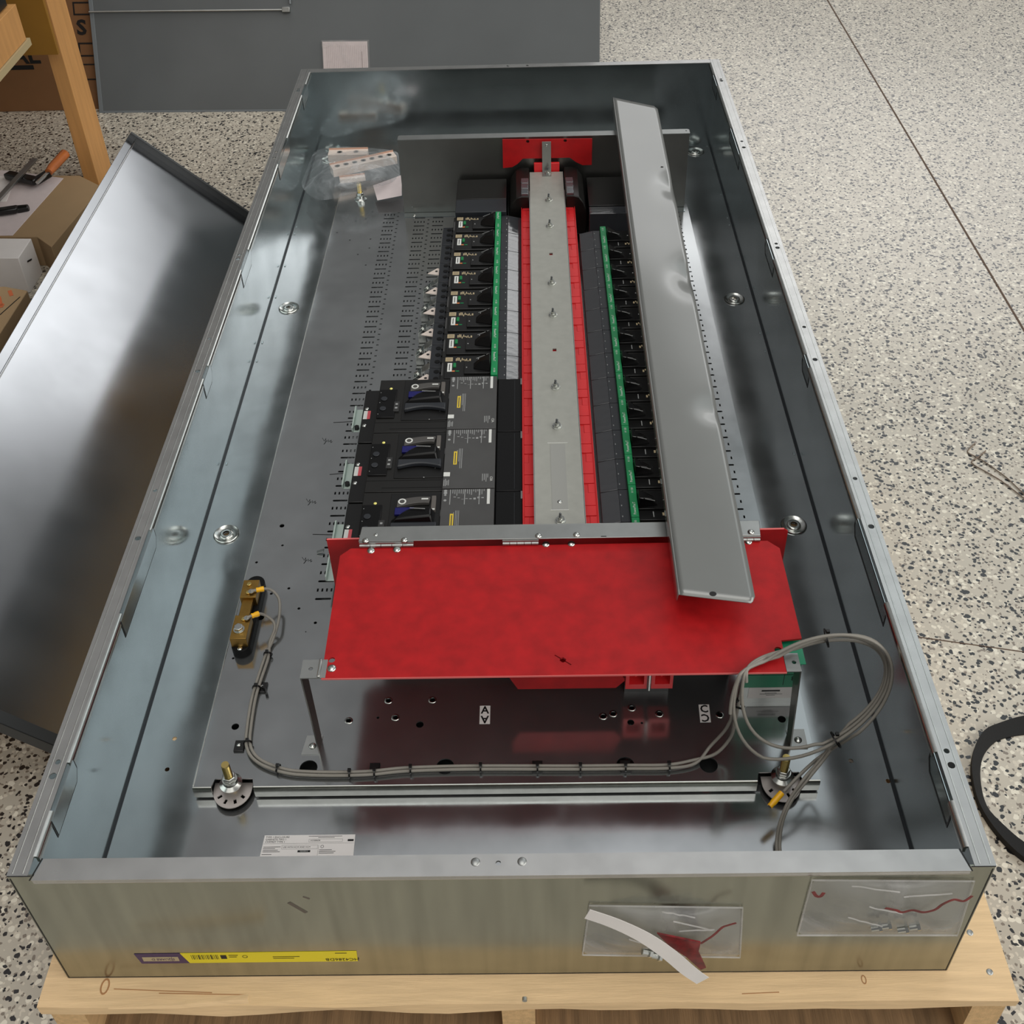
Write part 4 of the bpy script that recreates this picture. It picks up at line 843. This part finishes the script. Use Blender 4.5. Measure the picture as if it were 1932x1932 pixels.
cA = smooth_path(A1[:-1] + [PZ(1340, 1408, .042), PZ(1366, 1380, .07), PZ(1379, 1358, .10)], 6)
cB = smooth_path(B1[:-1] + [PZ(1350, 1422, .040), PZ(1378, 1392, .065), PZ(1386, 1364, .10)], 6)
M().tube(cA + coil(182, 182 - 360 * 2, 1.02, .002, 120)[2:], R_, 8).build('cable_strand', cable_m, cb, sharp=80)
M().tube(cB + coil(186, 186 - 360 * 2, .965, -.006, 120, 2.)[2:], R_, 8).build('cable_strand', cable_m, cb, sharp=80)
t1 = [cc + e1 * math.cos(math.radians(-75)) * .97 + e2 * math.sin(math.radians(-75)) * .97 + nrm * -.006]
M().tube(coil(186, -45, 1.075, .010, 60, 1.)[:-1] + smooth_path([coil(-45, -45, 1.075, .010, 1, 1.)[0], PZ(1553, 1424, .062), PZ(1528, 1444, .064), PZ(1503, 1468, .06), PZ(1479, 1493, .05)], 6), R_, 8).build('cable_strand', cable_m, cb, sharp=80)
M().tube(coil(190, -50, .90, -.012, 60, .4)[:-1] + smooth_path([coil(-50, -50, .90, -.012, 1, .4)[0], PZ(1545, 1436, .07), PZ(1518, 1468, .07), PZ(1490, 1508, .05), PZ(1472, 1550, .03), PZ(1465, 1590, .012), PZ(1468, 1625, .012)], 6), R_, 8).build('cable_strand', cable_m, cb, sharp=80)
M().tube(smooth_path([PZ(1566, 1416, .088), PZ(1550, 1438, .072), PZ(1524, 1470, .066), PZ(1495, 1508, .05), PZ(1477, 1548, .03), PZ(1471, 1590, .012), PZ(1474, 1625, .012)], 6), R_, 8).build('cable_strand', cable_m, cb, sharp=80)
for a, b, tip in ((A1[0], A1[1], 1), (B1[0], B1[1], 1), (PZ(1452, 1522, .045), PZ(1474, 1497, .05), 0)):
    d = (b - a).normalized(); mid = a.lerp(b, .42) if tip else a
    mb = M(); ln = (b - mid).length + .001
    mb.lathe(mid, [(.0, 0.0), (.0036, 0), (.0040, .001), (.0037, .004), (.0044, .008), (.0042, ln)], 16, 0, d); tm = mb.build('crimp_terminal', yellow_p, cb, sharp=50)
    if tip:
        M().bar(a, mid, .0045, .0012).build('terminal_tongue', steel, tm); M().cyl(a - Vector((0, 0, .001)), (0, 0, 1), .0045, .0012, 16).build('terminal_ring', steel, tm)
    else: M().cyl(mid - d * .0004, d, .0028, .0006, 12).build('terminal_mouth', ink, tm)
def tie(p, d, r=.0066, w=.0022):
    d = Vector(d).normalized(); mb = M(); p = Vector(p)
    mb.lathe(p - d * w / 2, [(r * .8, 0), (r, 0), (r, w), (r * .8, w)], 18, 0, d); mb.build('cable_tie', blk, cb, sharp=40)
    q = Vector(p) + Vector((0, 0, r)); M().box(q.x - .0022, q.x + .0022, q.y - .0022, q.y + .0022, q.z - .0012, q.z + .0028).build('tie_head', blk, cb)
tp = [(505, 1235, (0, 1, 0)), (484, 1298, (0, 1, 0)), (468, 1402, (0, 1, 0)), (525, 1450, (1, -.3, 0)), (660, 1459, (1, 0, 0)), (707, 1457, (1, 0, 0)), (775, 1451, (1, 0, 0)), (907, 1448, (1, 0, 0)), (1014, 1448, (1, 0, 0)), (1095, 1448, (1, 0, 0)), (1180, 1447, (1, 0, 0)), (1262, 1445, (1, .1, 0))]
for u, v, d in tp: tie(PZ(u, v, zc_), d)
for a, rr in ((172, .0105), (86, .0125), (-62, .012)):
    p = cc + e1 * math.cos(math.radians(a)) * .98 + e2 * math.sin(math.radians(a)) * .98; d = -e1 * math.sin(math.radians(a)) + e2 * math.cos(math.radians(a)); tie(p, d, rr)
for (u, v, dx, dy, lb_) in ((487, 1303, .006, .004, 'black tie mount on the pan left of the strap leg, holding the cable run'), (459, 1409, -.005, 0, 'black screwed tie mount at the cable bend near the left stud'), (707, 1452, 0, 0, 'black tie mount below the letter A side, under the front cable run'), (1014, 1448, 0, 0, 'black tie mount at the middle of the front cable run'), (1180, 1447, 0, 0, 'black tie mount near the right end of the front cable run')):
    p = PZ(u, v, ZP + .0002); t = thing('tie_mount', lb_, 'cable tie mount', (p.x, p.y, ZP), 'black cable tie mounts')
    x, y = p.x + dx, p.y + dy
    w_ = .0072
    mb = M(); mb.box(x - w_, x + w_, y - w_ - .002, y + w_ + .002, ZP, ZP + .0032); mb.build('base', blk, t, bevel=.001)
    if u < 600: M().dome((x - .001, y + .001, ZP + .0032), .0032, .002, 12).build('mount_screw', steel, t)
    if u == 487: M().tube([(x, y, ZP + .004), (x + .006, y - .006, ZP + .005), (x + .009, y - .014, ZP + .006)], .0022, 6).build('tie_tail', blk, t)
# ---------------- bag of terminal bars, far left corner ----------------
def ter_bar(p0, p1, wd, ht, n, nm, lab_):
    t = thing('terminal_bar', lab_, 'terminal bar', tuple(p0), 'terminal bars in the bag'); d = (p1 - p0).normalized(); s = d.cross(Vector((0, 0, 1)))
    mb = M(); mb.hexa([p0 - s * wd, p0, p1, p1 - s * wd], [q + Vector((0, 0, ht)) for q in (p0 - s * wd, p0, p1, p1 - s * wd)]); mb.build('bar', alum, t, bevel=.0008)
    M().hexa([p0 - s * (wd + .001), p0 - s * wd, p1 - s * wd, p1 - s * (wd + .001)], [q + Vector((0, 0, ht + .004)) for q in (p0 - s * (wd + .001), p0 - s * wd, p1 - s * wd, p1 - s * (wd + .001))]).build('back_strip', mat('copper_edge', (206, 168, 148), .4, .3), t)
    for i in range(n):
        c_ = p0 + (p1 - p0) * ((i + .7) / (n + .4)) - s * wd / 2 + Vector((0, 0, ht))
        q = M(); q.lathe(c_, [(.0068, 0), (.0066, .0006), (.0045, .0006), (.004, .0004)], 16); sc2 = q.build('lug_screw', steel_satin, t); M().cyl(c_, (0, 0, 1), .0038, .0005, 12).build('socket', ink, sc2)
ter_bar(PZ(630, 335, .05), PZ(750, 309, .05), .028, .022, 7, '', 'pale metal terminal bar with seven screws inside the clear bag')
ter_bar(PZ(620, 306, .046), PZ(694, 304, .046), .03, .02, 2, '', 'plain pale metal terminal bar lying behind the seven screw bar in bag')
ter_bar(PZ(642, 347, .04), PZ(690, 341, .04), .012, .012, 0, '', 'short pale metal strip in front of the seven screw bar in bag')
o = sheet_sticker('folded_leaflet', PZ(704, 350, .05), PZ(758, 330, .06), PZ(758, 369, .05), PZ(712, 378, .045), paper_pink, None); tag(o, 'small white folded leaflet in the clear bag against the rear barrier', 'leaflet')
def patch_bag(name, grid, mt, parent=None, th=0.0, sub=2):
    vs = [p for row in grid for p in row]; nr = len(grid); nc = len(grid[0])
    mb = M(); mb.add(vs, [(j * nc + i, j * nc + i + 1, (j + 1) * nc + i + 1, (j + 1) * nc + i) for j in range(nr - 1) for i in range(nc - 1)])
    o_ = mb.build(name, mt, parent, sharp=180)
    if sub: s_ = o_.modifiers.new('s', 'SUBSURF'); s_.levels = sub; s_.render_levels = sub
    return o_
rg = random.Random(4)
rowT = [(592, 285), (612, 279), (640, 276), (672, 277), (705, 279), (735, 283), (752, 286)]
rowB = [(566, 352), (592, 378), (620, 378), (655, 369), (690, 358), (720, 350), (755, 343)]
grid = []
for j in range(6):
    t = j / 5; row = []
    for i in range(7):
        u = rowT[i][0] * (1 - t) + rowB[i][0] * t; v = rowT[i][1] * (1 - t) + rowB[i][1] * t
        edge = min(t, 1 - t, i / 6, 1 - i / 6) * 2
        z = .04 + .052 * min(1, edge * 2.2) + rg.uniform(-.004, .004) + (.012 if i > 2 else 0)
        row.append(PZ(u, v, z))
    grid.append(row)
bagt = patch_bag('plastic_bag', grid, poly, None); tag(bagt, 'crumpled clear polythene bag over terminal bars in the far left corner', 'bag')
# ---------------- large leaning cover tray on the left ----------------
lt = thing('cover_tray', 'big shallow sheet metal cover tray leaning on boxes left of the enclosure', 'cover', (-.23, 1.15, G))
o3 = Vector((-.06, 0, G)); ex = Vector((-.34, 0, .309)).normalized(); WL = .4595; ez = Vector((.309, 0, .34)).normalized()
y0, y1 = .352, 1.94
F = Matrix(((ex.x, 0, ez.x, o3.x), (ex.y, 1, ez.y, o3.y), (ex.z, 0, ez.z, o3.z), (0, 0, 0, 1)))
mb = M(); mb.tf = F; mb.box(0, WL - .018, y0 + .001, y1 - .001, 0, .0015); mb.build('sheet', galv_lid, lt)
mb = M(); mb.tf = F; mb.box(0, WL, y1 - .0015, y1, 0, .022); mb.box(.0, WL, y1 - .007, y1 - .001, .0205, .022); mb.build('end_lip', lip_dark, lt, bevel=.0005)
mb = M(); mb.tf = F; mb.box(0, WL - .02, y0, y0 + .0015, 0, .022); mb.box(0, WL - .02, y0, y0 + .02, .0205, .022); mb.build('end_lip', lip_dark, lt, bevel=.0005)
mb = M(); mb.tf = F; mb.hexa([(WL - .0185, y0, .003), (WL, y0, .003), (WL, y1, .003), (WL - .0185, y1, .003)], [(WL - .0175, y0, .005), (WL, y0, .0055), (WL, y1, .0055), (WL - .0175, y1, .005)]); mb.build('side_fold', galv_lid, lt, bevel=.0006)
mb = M(); mb.tf = F; mb.box(WL - .0215, WL - .0195, y0, y1, .0015, .0045); mb.build('inner_bead', galv_rim, lt, bevel=.0006)
mb = M(); mb.tf = F; mb.box(0, .0015, y0, y1, 0, .022); mb.build('side_lip', galv_rim, lt)
# ---------------- dark panel standing behind ----------------
bl = Vector((-.786, 2.776, G)); exp_ = Vector((1, -.034, 0)).normalized(); tpv = PX(162, 0, -.79); eyp = (tpv - bl).normalized()
eyp = (eyp - exp_ * eyp.dot(exp_)).normalized(); F = frame(bl, exp_, eyp); Fi = F.inverted()
def onP(u, v):
    n_ = Vector((F[0][2], F[1][2], F[2][2])); d = ray(u, v); return Fi @ (CAM + d * ((bl - CAM).dot(n_) / d.dot(n_)))
dp = thing('door_panel', 'wide dark grey painted steel panel standing on edge behind the enclosure', 'panel', tuple(bl))
xr = onP(1132, 60).x; hgt = .95
mb = M(); mb.tf = F; mb.box(0, xr, 0, hgt, -.02, 0); mb.build('sheet', panel_m, dp, bevel=.003)
mb = M(); mb.tf = F; mb.box(.0, xr, -.001, .006, -.021, .0012); mb.build('bottom_fold', panel_edge, dp, bevel=.001)
mb = M(); mb.tf = F; mb.box(-.001, .012, .0, hgt, -.021, .001); mb.build('side_fold', panel_edge, dp, bevel=.001)
mb = M(); mb.tf = F; a = onP(170, 23); b = onP(535, 19); mb.tube([(a.x, a.y, .008), (b.x, b.y, .008)], .0032, 8); lr = mb.build('latch_rod', steel_satin, dp)
mb = M(); mb.tf = F; mb.box(b.x - .002, b.x + .022, b.y - .007, b.y + .008, 0, .014); mb.build('rod_guide', steel_satin, dp, bevel=.001)
mb = M(); mb.tf = F; c = onP(548, 0); mb.tube([(c.x, c.y - .012, .008), (c.x, c.y + .5, .008)], .0032, 8); mb.build('latch_rod', panel_edge, dp)
p1, p2 = onP(609, 79), onP(697, 128)
mb = M(); mb.tf = F; mb.box(p1.x, p2.x - .003, p2.y - .06, p1.y, .002, .006); o = mb.build('document_sheet', paper_pink, None); tag(o, 'pinkish white printed sheet in a sleeve against the dark panel', 'document')
o['_o'] = tuple(o.location)
mb = M(); mb.tf = F
for k in range(22): mb.box(p1.x + .012 + k * .0058, p1.x + .0125 + k * .0058, p1.y - .085, p1.y - .012, .006, .0062)
mb.box(p1.x + .012, p2.x - .03, p1.y - .1, p1.y - .098, .006, .0062); mb.box(p2.x - .022, p2.x - .02, p1.y - .11, p1.y - .03, .006, .0062); mb.build('printing', mat('faint_print', (140, 124, 124), .7), o)
mb = M(); mb.tf = F; mb.box(p1.x - .002, p2.x + .003, p2.y - .06, p1.y + .004, .0075, .008); mb.build('clear_sleeve', sleeve_m, o)
# ---------------- cardboard cartons with print ----------------
YB = 2.80
def carton(name, u0, u1, lab_, mt):
    a = PY(u0, 212, YB).x; b = PY(u1, 212, YB).x
    t = thing(name, lab_, 'carton', ((a + b) / 2, YB + .2, G)); M().box(a, b, YB, YB + .35, G, .50).build('box_body', mt, t, bevel=.002); return t
c1 = carton('cardboard_carton', -160, 123, 'big brown cardboard carton with black lettering behind the bench leg', card)
c2 = thing('flattened_carton', 'flattened brown carton with printed squares leaning between bench leg and dark panel', 'carton', tuple(bl + Vector((.05, .1, 0))))
mb = M(); mb.tf = F; mb.box(-.125, .26, .008, .9, -.052, -.026); mb.build('box_body', mat('cardboard_dark', (118, 82, 50), .8, var=.05), c2, bevel=.002)
CZ = -.0258
def onC(u, v):
    n_ = Vector((F[0][2], F[1][2], F[2][2])); o_ = bl + n_ * CZ; d = ray(u, v); return Fi @ (CAM + d * ((o_ - CAM).dot(n_) / d.dot(n_)))
for (u0, v0, u1, v1) in ((139, 3, 182, 29), (150, 80, 192, 107)):
    a_ = onC(u0, v1); b_ = onC(u1, v0); mb = M(); mb.plate(rect(a_.x, b_.x, a_.y, b_.y), [rect(a_.x + .005, b_.x - .005, a_.y + .005, b_.y - .005)], CZ, CZ + .0005, fr=F); mb.build('printed_square', ink, c2)
for (u0, v0, u1, v1) in ((157, 120, 200, 123), (165, 148, 205, 151)):
    a_ = onC(u0, v1); b_ = onC(u1, v0); mb = M(); mb.tf = F; mb.box(a_.x, b_.x, a_.y, b_.y, CZ, CZ + .0005); mb.build('printed_line', ink, c2)
a_ = onC(154, 53); mb = M(); mb.tf = F; text_into(mb, 'S', .062, Matrix.Translation((a_.x, a_.y, CZ + .0004)), 0, .0003, 1.1, bold=.002); mb.build('lettering', ink, c2)
def lett(parent, s, u, v, size, sx=1.0):
    p = PY(u, v, YB - .0006); mb = M(); text_into(mb, s, size, frame(p, (1, 0, 0), (0, 0, 1)), 0, .0003, sx, bold=.002); mb.build('lettering', ink, parent)
def bx(parent, u0, v0, u1, v1, w_, full=True):
    a = PY(u0, v0, YB - .0006); b = PY(u1, v1, YB - .0006)
    x0, x1 = sorted((a.x, b.x)); z0, z1 = sorted((a.z, b.z)); mb = M(); XE = PY(186, 212, YB).x - .001; cl = x1 > XE; x1 = min(x1, XE)
    if full and not cl: mb.plate(rect(x0, x1, z0, z1), [rect(x0 + w_, x1 - w_, z0 + w_, z1 - w_)], 0, .0006, fr=FY(YB - .0002))
    elif full: mb.prism([(x0, z0), (x1, z0), (x1, z0 + w_), (x0 + w_, z0 + w_), (x0 + w_, z1 - w_), (x1, z1 - w_), (x1, z1), (x0, z1)], 0, .0006, fr=FY(YB - .0002))
    else: mb.box(x0, x1, YB - .0008, YB - .0002, z0, z1)
    mb.build('printed_mark', ink, parent)
lett(c1, 'AL', 47, 106, .075, 1.0); bx(c1, 14, 124, 65, 131, 0, False); bx(c1, 42, 40, 50, 56, 0, False); bx(c1, 45, 58, 52, 84, 0, False)
# ---------------- workbench ----------------
wb = thing('workbench', 'pine workbench corner with leg, rail and yellow plywood at the upper left', 'workbench', (-.8, 2.1, G))
YL = 2.25; pl_ = PY(158, 336, YL); 
M().box(pl_.x, pl_.x + .038, YL, YL + .12, G, 1.0).build('leg', bench_w, wb, bevel=.001)
YY = 2.2; a = PY(110, 103, YY); b = PY(52, 103, YY); M().box(b.x - .25, a.x, YY, YY + .012, a.z, a.z + .7).build('plywood_panel', plyw, wb)
XB = -.62; a = PX(50, 74, XB); b = PX(29, 8, XB)
M().box(XB - .04, XB, a.y - 1.3, a.y, a.z, b.z).build('rail', bench_w, wb, bevel=.001)
M().box(XB - .05, XB + .004, a.y - 1.3, a.y + .012, a.z - .018, a.z - .001).build('lower_strip', mat('ply_edge', (176, 158, 120), .7), wb)
M().box(XB - .6, XB - .012, a.y - 1.0, a.y - .02, b.z + .004, .779).build('dark_bench_fill', blk_brown, wb)  # dark block added to fill the black area above the rail
M().box(-.72, -.661, .76, .85, G, .779).build('leg', bench_w, wb)
M().box(-2.3, -.66, .1, 2.7, .78, .82).build('shade_tabletop', bench_w, wb)  # unseen bench top, added wide to shade the floor at the left
# ---------------- boxes, papers, clamps at the left ----------------
ZT = -.045
def poly_box(name, pts, z0, z1, mt, lab_, cat):
    q = [PZ(u, v, z1) for u, v in pts]; mb = M(); mb.prism([(p.x, p.y) for p in q], z0, z1); o_ = mb.build(name, mt, None, bevel=.0015); return tag(o_, lab_, cat)
poly_box('cardboard_box', ((-60, 331), (150, 331), (192, 352), (97, 466), (70, 447), (-60, 447)), G, ZT, card_l, 'low brown cardboard box under the white papers and clamps', 'cardboard box')
poly_box('paper_sheet', ((-60, 318), (20, 322), (120, 336), (24, 444), (-60, 445)), ZT + .0004, ZT + .0014, paper_pink, 'white sheet of paper on the cardboard box under the bar clamps', 'paper')
poly_box('paper_sheet', ((-60, 325), (30, 335), (12, 380), (-60, 384)), ZT + .0018, ZT + .0026, paper, 'second white sheet partly under the steel clamp bar', 'paper')
mb = M(); q = [PZ(u, v, -.03) for u, v in ((-60, 449), (59, 450), (34.5, 487), (-60, 487))]; lo = [Vector((p.x, p.y, G)) for p in q]; mb.hexa([lo[3], lo[2], lo[1], lo[0]], [q[3], q[2], q[1], q[0]])
wbx = thing('white_box', 'small white cardboard box left of the leaning cover tray', 'box', (q[1].x, q[1].y, G)); mb.build('box_body', paper, wbx, bevel=.0015)
p = (q[1] + q[2]) / 2 + Vector((.001, 0, -.035)); M().bar(p + Vector((.0004, -.012, .004)), p + Vector((.0004, .012, -.004)), .0008, .004).build('pen_stroke', ink, wbx)
q = [(PZ(u, v, .06)) for u, v in ((-80, 548), (8, 540), (52, 548), (-20, 660), (-80, 680))]
mb = M(); mb.prism([(p.x, p.y) for p in q], G, .06); bb = thing('printed_carton', 'brown carton with orange print under the edge of the leaning tray', 'carton', (q[1].x, q[1].y, G)); mb.build('box_body', card_l, bb, bevel=.002)
for (u0, v0, u1, v1) in ((18, 548, 22, 558), (-2, 560, 3, 580), (-6, 578, 8, 574)): M().bar(PZ(u0, v0, .0604), PZ(u1, v1, .0604), .008, .0004).build('orange_print', mat('orange_carton_ink', (190, 100, 60), .7), bb)
M().bar(PZ(0, 594, .0605), PZ(38, 560, .0605), .002, .0006).build('flap_gap', ink, bb)
cl1 = thing('bar_clamp', 'bar clamp with varnished wooden handle and black jaw on the papers', 'clamp', tuple(PZ(60, 330, ZT)), 'bar clamps on the papers')
zb_ = ZT + .016
M().tube([PZ(92, 325, zb_ + .02), PZ(98, 317, zb_ + .022), PZ(123, 290, zb_ + .03)], [.010, .0125, .0135], 12).build('handle', handle_w, cl1, sharp=50)
M().tube([PZ(70, 345, zb_ + .012), PZ(96, 320, zb_ + .02)], .005, 8).build('screw_spindle', steel, cl1)
mb = M(); mb.bar(PZ(14, 330, zb_), PZ(70, 342, zb_ + .006), .026, .018); mb.build('jaw', blk, cl1, bevel=.004)
mb = M(); mb.bar(PZ(66, 343, zb_ + .004), PZ(94, 326, zb_ + .014), .022, .018); mb.build('jaw_arm', blk, cl1, bevel=.004)
mb = M(); mb.bar(PZ(66, 300, zb_ + .016), PZ(-40, 416, ZT + .034), .016, .006); mb.build('steel_bar', steel_satin, cl1, bevel=.0006)
cl2 = thing('bar_clamp', 'second black clamp jaw with rounded pad nearer the white box', 'clamp', tuple(PZ(30, 392, ZT)), 'bar clamps on the papers')
mb = M(); mb.bar(PZ(-40, 405, ZT + .012), PZ(34, 394, ZT + .014), .022, .016); mb.build('jaw', blk, cl2, bevel=.004)
mb = M(); mb.cyl(PZ(34, 396, ZT + .006), (1, .2, .1), .012, .028, 16, 0, .009); mb.build('swivel_pad', blk, cl2, bevel=.002)
# ---------------- pouches stuck on the near wall ----------------
def pouch(corners, lab_, seedn, sag):
    rg2 = random.Random(seedn); g = []
    a, b, c, d = corners; NR, NC = 6, 10
    for j in range(NR + 1):
        t = j / NR; row = []
        for i in range(NC + 1):
            s = i / NC; u = (a[0] * (1 - s) + b[0] * s) * (1 - t) + (d[0] * (1 - s) + c[0] * s) * t; v = (a[1] * (1 - s) + b[1] * s) * (1 - t) + (d[1] * (1 - s) + c[1] * s) * t
            edge = min(t * 1.3, 1 - t, s, 1 - s) * 2; y = -.0025 - sag * min(1, edge * 1.6) + rg2.uniform(-.002, .0005) * min(1, edge * 3)
            row.append(PY(u, v, y))
        g.append(row)
    o_ = patch_bag('clear_pouch', g, pouch_m); tag(o_, lab_, 'pouch', 'clear pouches on the near wall')
    rim = [g[0][i] for i in range(NC + 1)] + [g[j][NC] for j in range(1, NR + 1)] + [g[NR][i] for i in range(NC - 1, -1, -1)] + [g[j][0] for j in range(NR - 1, 0, -1)]
    M().tube([p_ + Vector((0, -.0004, 0)) for p_ in rim], .0011, 6, closed=True).build('sealed_edge', hem_m, o_)
    for k in range(4):
        i0 = rg2.uniform(.5, NC - 4); j0 = .5 + k * 1.15; ln = rg2.uniform(2, 3.6); sl_ = rg2.uniform(-.25, .9)
        cp = []
        for q_ in range(7):
            fi = min(NC - .01, i0 + ln * q_ / 6); fj = min(NR - .5, max(.3, j0 + sl_ * ln * q_ / 12 + rg2.uniform(-.05, .05))); a0, b0 = int(fi), int(fj)
            cp.append(g[b0][a0].lerp(g[b0][a0 + 1], fi - a0).lerp(g[b0 + 1][a0].lerp(g[b0 + 1][a0 + 1], fi - a0), fj - b0) + Vector((0, -.0015, 0)))
        M().tube(smooth_path(cp, 3), .0009, 5).build('crease', hem_m, o_)
    return o_
    return tag(o_, lab_, 'pouch', 'clear pouches on the near wall')
pouch(((1112, 1708), (1401, 1712), (1396, 1806), (1099, 1801)), 'torn clear pouch with white strip across it, middle right of the near wall', 5, .012)
pouch(((1532, 1660), (1838, 1662), (1806, 1764), (1504, 1764)), 'torn clear pouch holding small bolts, at the right end of the near wall', 9, .01)
def ribbon(name, cl, wd, mt, parent=None, up=(0, -1, 0), th=.0004):
    cl = smooth_path(cl, 5); mb = M(); L_ = []; 
    for i, p in enumerate(cl):
        a = cl[max(i - 1, 0)]; b = cl[min(i + 1, len(cl) - 1)]; t = (b - a).normalized(); s = t.cross(Vector(up)).normalized(); n_ = s.cross(t)
        L_ += [p - s * wd / 2, p + s * wd / 2, p + s * wd / 2 + n_ * th, p - s * wd / 2 + n_ * th]
    n = len(cl); fs = [(i * 4 + k, i * 4 + (k + 1) % 4, (i + 1) * 4 + (k + 1) % 4, (i + 1) * 4 + k) for i in range(n - 1) for k in range(4)] + [(3, 2, 1, 0), tuple((n - 1) * 4 + k for k in range(4))]
    mb.add(L_, fs); return mb.build(name, mt, parent, sharp=60)
o = ribbon('tape_strip', [PY(1108, 1724, -.022), PY(1160, 1742, -.028), PY(1215, 1768, -.034), PY(1262, 1800, -.036), PY(1300, 1832, -.036), PY(1326, 1850, -.040)], .0205, paper); tag(o, 'white peeled paper strip hanging diagonally over the torn pouch', 'paper strip')
red_t = mat('red_tape', (112, 16, 24), .35, 0, var=.5, vs=90)
mb = M(); q = [PY(u, v, -.0235) for u, v in ((1240, 1762), (1280, 1770), (1322, 1779), (1318, 1796), (1332, 1826), (1322, 1830), (1295, 1806), (1262, 1784))]
n = len(q); mb.add(q + [p + Vector((0, .002, 0)) for p in q], [tuple(range(n)), tuple(range(n, 2 * n))] + [(i, (i + 1) % n, n + (i + 1) % n, n + i) for i in range(n)])
o = mb.build('red_tape_scrap', red_t, None); tag(o, 'crumpled dark red tape scrap showing through the torn pouch beside white strip', 'tape')
def tear(pts, y, w0, lab_):
    o_ = ribbon('torn_edge', [PY(u, v, y) for u, v in pts], w0, red_t); tag(o_, lab_, 'tape')
tear(((1322, 1780), (1345, 1765), (1362, 1750), (1372, 1746), (1389, 1741)), -.019, .003, 'thin red torn strip running to the right corner of the middle pouch')
tear(((1670, 1713), (1690, 1717), (1702, 1721), (1722, 1717), (1742, 1721), (1764, 1716), (1778, 1706), (1800, 1697), (1818, 1700), (1834, 1690)), -.018, .0035, 'thin jagged red tear line across the right hand pouch')
tear(((1534, 1682), (1540, 1690), (1548, 1691), (1554, 1684)), -.016, .004, 'short dark red curl at the upper left corner of right hand pouch')
for i, (u, v) in enumerate(((1650, 1752), (1668, 1748), (1700, 1755), (1722, 1750))):
    p = PY(u, v, -.009); mb = M(); mb.cyl((p.x - .004, p.y, p.z), (1, 0, .3), .0032, .009, 10); mb.cyl((p.x + .004, p.y, p.z + .003), (1, 0, .3), .0055, .0035, 6); o = mb.build('small_bolt', steel, None, sharp=30)
    tag(o, ['leftmost small bolt in the right hand pouch', 'small bolt second from the left in the right hand pouch', 'small bolt third from the left in the right hand pouch', 'rightmost small bolt in the right hand pouch'][i], 'bolt', 'bolts in the pouch')
for i, (u, v) in enumerate(((1218, 1795), (1236, 1802))):
    p = PY(u, v, -.009); mb = M(); mb.cyl((p.x - .004, p.y, p.z), (1, 0, -.4), .0035, .010, 10); mb.cyl((p.x + .004, p.y, p.z - .002), (1, 0, -.4), .006, .0035, 6); o = mb.build('small_bolt', steel, None, sharp=30)
    tag(o, ['small bolt at the bottom of the middle pouch, left one', 'small bolt at the bottom of the middle pouch, under the white strip'][i], 'bolt', 'bolts in the middle pouch')
# ---------------- floor clutter at the right ----------------
outer = [(1990, 1345), (1932, 1350), (1890, 1362), (1858, 1377), (1839, 1410), (1834, 1455), (1848, 1515), (1885, 1572), (1932, 1617), (1990, 1650)]
inner = [(1990, 1380), (1932, 1385), (1898, 1391), (1874, 1402), (1854, 1430), (1850, 1470), (1862, 1520), (1894, 1556), (1932, 1588), (1990, 1622)]
def dens(l): return [Vector((p.x, p.y)) for p in smooth_path([Vector((a, b, 0)) for a, b in l], 4)]
mb = M(); oo = [PZ(p.x, p.y, G + .012) for p in dens(outer)]; ii = [PZ(p.x, p.y, G + .003) for p in dens(inner)]; n = len(oo)
vs = oo + ii + [p - Vector((0, 0, .0115)) for p in oo] + [p - Vector((0, 0, .0028)) for p in ii]
mb.add(vs, [(i, i + 1, n + i + 1, n + i) for i in range(n - 1)] + [(2 * n + i, 3 * n + i, 3 * n + i + 1, 2 * n + i + 1) for i in range(n - 1)] + [(i, 2 * n + i, 2 * n + i + 1, i + 1) for i in range(n - 1)] + [(n + i, n + i + 1, 3 * n + i + 1, 3 * n + i) for i in range(n - 1)])
o = mb.build('black_strap', webbing, None, sharp=60); tag(o, 'loop of black webbing strap on the floor at the right edge', 'strap')
wm = mat('thin_wire', (120, 104, 90), .5, .3)
for pts, lb_ in ((((1840, 836), (1829, 846), (1826, 854), (1846, 864), (1870, 880), (1900, 902), (1932, 932), (1960, 955)), 'upper of two thin wires lying on the floor at right'), (((1860, 850), (1846, 862), (1833, 873), (1860, 890), (1890, 908), (1932, 940), (1960, 962)), 'lower of two thin wires lying on the floor at right')):
    o = M().tube(smooth_path([PZ(u, v, G + .002) for u, v in pts], 4), .0012, 6).build('thin_wire', wm, None); tag(o, lb_, 'wire', 'thin wires on the floor')
